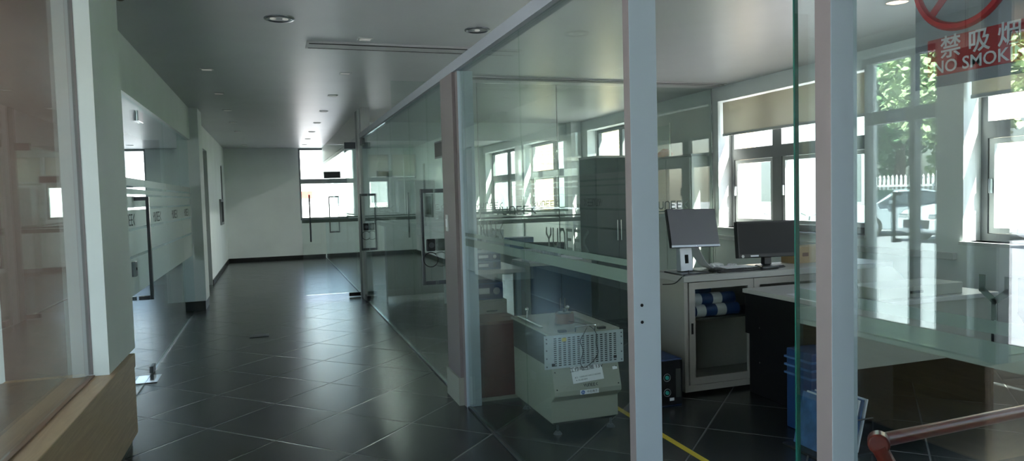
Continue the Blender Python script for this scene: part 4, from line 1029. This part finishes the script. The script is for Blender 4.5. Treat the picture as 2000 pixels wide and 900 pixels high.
# cars, seen mirrored in the near glass
def car(label, x, y, rz, m, group=None):
    t = thing('parked_car', label, 'car', (x, y, -.13), rz, group); K = dict(world=False)
    prof = [(-2.2, .30), (-2.25, .62), (-2.1, .88), (-1.5, .96), (-.85, 1.36), (-.3, 1.46), (.5, 1.44), (1.15, 1.02), (1.95, .86), (2.2, .68), (2.25, .32), (1.85, .22), (-1.9, .22)]
    b = prism(BM(), prof, -.86, .86)
    for v in b.verts:
        if v.co.z > .99: v.co.x *= .80
        if abs(v.co.y) > 2.0: v.co.x *= .9
    obj('car_body', b, m, t, bevel=.06, smooth=True, **K)
    gl_ = prism(BM(), [(-1.42, 1.0), (-.86, 1.31), (-.3, 1.40), (.48, 1.38), (1.08, 1.03)], -.74, .74)
    for v in gl_.verts:
        if v.co.z < 1.1: v.co.x *= 1.13
    obj('side_glass', gl_, 'carglass', t, **K)
    b = BM()
    for s in (-1, 1):
        pass
    obj('windscreen', prism(BM(), [(.56, 1.425), (1.13, 1.045), (1.15, 1.055), (.58, 1.44)], -.62, .62), 'carglass', t, **K); obj('rear_screen', prism(BM(), [(-1.44, 1.0), (-.88, 1.36), (-.90, 1.375), (-1.47, 1.01)], -.62, .62), 'carglass', t, **K)
    for sx in (-1, 1):
        for sy in (-1.35, 1.38):
            w = obj('wheel', cyl(BM(), (sx*.70, sy, .325), (sx*.885, sy, .325), .325, seg=28), 'tyre', t, smooth=True, **K); obj('hub_cap', cyl(BM(), (sx*.886, sy, .325), (sx*.90, sy, .325), .20, seg=20), 'silver', w, world=False)
        obj('headlamp', bx(BM(), sx*.55-.16, sx*.55+.16, 2.14, 2.20, .66, .78), 'glassg' if False else 'chrome', t, bevel=.02, **K)
        obj('side_mirror', bx(BM(), min(sx*.80, sx*.96), max(sx*.80, sx*.96), .72, .84, 1.0, 1.12), m, t, bevel=.03, **K)
    obj('grille', bx(BM(), -.45, .45, 2.19, 2.262, .40, .62), 'plastic', t, **K); obj('number_plate', bx(BM(), -.22, .22, 2.263, 2.272, .38, .50), 'blue', t, **K)
car('pale silver car parked facing the entrance, left one mirrored in the near glass', -16.6, 17.6, R(-70), 'carg', None)
car('white car parked near the picket fence, middle one mirrored in the near glass', -16.4, 14.6, R(-82), 'carw', None)
car('white car parked farthest right in the mirrored car park', -16.4, 11.2, R(-84), 'carw', None)
car('silver car at the far left of the mirrored car park', -17.5, 23.0, R(-75), 'carg', None)
# picket fence
t = thing('picket_fence', 'white picket fence behind the parked cars', 'fence', (-20.5, 18, -.13))
b = BM(); y = 4.0
while y < 40:
    bx(b, -20.53, -20.50, y, y+.09, .35, 1.75); v = bmesh.ops.create_cone(b, cap_ends=True, segments=4, radius1=.06, radius2=0, depth=.1)
    bmesh.ops.transform(b, matrix=Matrix.Translation((-20.515, y+.045, 1.80)), verts=v['verts']); y += .2
obj('pickets', b, 'fence', t)
obj('rails', bx(bx(BM(), -20.49, -20.45, 4, 40, .60, .68), -20.49, -20.45, 4, 40, 1.38, 1.46), 'fence', t); obj('low_wall', box(-20.7, -20.3, 4, 40, -.129, .34), 'render', t)
for i, y in enumerate((11.2, 18.9, 27.0)): obj('fence_pier', box(-20.75, -20.25, y, y+.6, -.128, 1.95), 'render', t)

# trees
def tree_mesh(seed, h, r, n, size):
    rnd = random.Random(seed); b = BM(); blobs = []
    for k in range(16):
        a = rnd.uniform(0, 2*pi); rad = r*rnd.uniform(0, .75)*(1); z = h*rnd.uniform(.28, .92)
        fz = 1-abs(z/h-.55); blobs.append((Vector((rad*cos(a)*fz*1.2, rad*sin(a)*fz*1.2, z)), r*rnd.uniform(.28, .48)))
    for k in range(n):
        c, br = blobs[rnd.randrange(len(blobs))]
        d = Vector((rnd.gauss(0, 1), rnd.gauss(0, 1), rnd.gauss(0, 1)+.3)).normalized(); p = c+d*br*rnd.uniform(.75, 1.08)
        q = Euler((rnd.uniform(-1, 1), rnd.uniform(-1, 1), rnd.uniform(0, 6.28))).to_matrix(); s = size*rnd.uniform(.6, 1.4)
        vs = [b.verts.new(p + q @ Vector(v)*s) for v in ((-.5, -.3, 0), (.1, -.42, .08), (.6, 0, -.05), (.1, .42, .08), (-.5, .3, 0))]; b.faces.new(vs)
    me = bpy.data.meshes.new('foliage'); b.to_mesh(me); b.free()
    t = BM(); cyl(t, (0, 0, 0), (0, 0, h*.6), r*.09, r*.04, 10)
    for k in range(5):
        a = k*1.3; cyl(t, (0, 0, h*(.3+.05*k)), (r*.5*cos(a), r*.5*sin(a), h*(.5+.06*k)), r*.035, r*.015, 7)
    mt_ = bpy.data.meshes.new('trunk'); t.to_mesh(mt_); t.free(); mt_.materials.append(M['bark'])
    return me, mt_
base = [tree_mesh(s, 9.0, 3.4, 9000, .30) for s in (1, 2, 3)]
tv = {}
def tree(label, x, y, k, leaf, sc=1.0, rz=0, g=None):
    t = thing('tree', label, 'tree', (x, y, -.13), rz, g); t.scale = (sc, sc, sc)
    key = (k, leaf)
    if key not in tv:
        me = base[k][0].copy(); me.materials.clear(); me.materials.append(M[leaf]); tv[key] = me
    for nm, me in (('foliage', tv[key]), ('trunk', base[k][1])):
        o = bpy.data.objects.new(nm, me); COL.objects.link(o); o.parent = t
TR = [(-25, 5, 0, 'leaf2', .95), (-25, 13.4, 1, 'leaf1', .98), (-25, 21.8, 2, 'leaf2', .95), (-25, 30.2, 0, 'leaf1', .95), (-25, 38.6, 1, 'leaf3', .95), (-25, 47, 2, 'leaf1', .95),
      (-36, 12, 1, 'leaf3', 1.35), (-36, 23.8, 2, 'leaf1', 1.35), (-36, 35.6, 0, 'leaf3', 1.35), (-36, 47.4, 1, 'leaf1', 1.35)]
nm = {'leaf1': 'mid green', 'leaf2': 'pale green', 'leaf3': 'dark green'}
wh = ['at the right end of the fence', 'second from the right end of the fence', 'behind the middle of the fence', 'left of the middle of the fence', 'near the left end of the fence', 'at the left end of the fence',
      'in the back row at the right', 'in the back row right of the middle', 'in the back row left of the middle', 'in the back row at the left']
for (x, y, k, lf, sc), w in zip(TR, wh): tree('%s leafy tree behind the picket fence, %s' % (nm[lf], w), x, y, k, lf, sc, random.uniform(0, 6), 'trees behind the picket fence')
for i, (x, y, sc, w) in enumerate([(27, 16, 1.0, 'right'), (28, 30, 1.1, 'left'), (27, 4, .95, 'far right')]):
    tree('leafy tree rising behind the long white building, %s one' % w, x, y, i, 'leaf1', sc, i*1.3, 'trees behind the long white building')
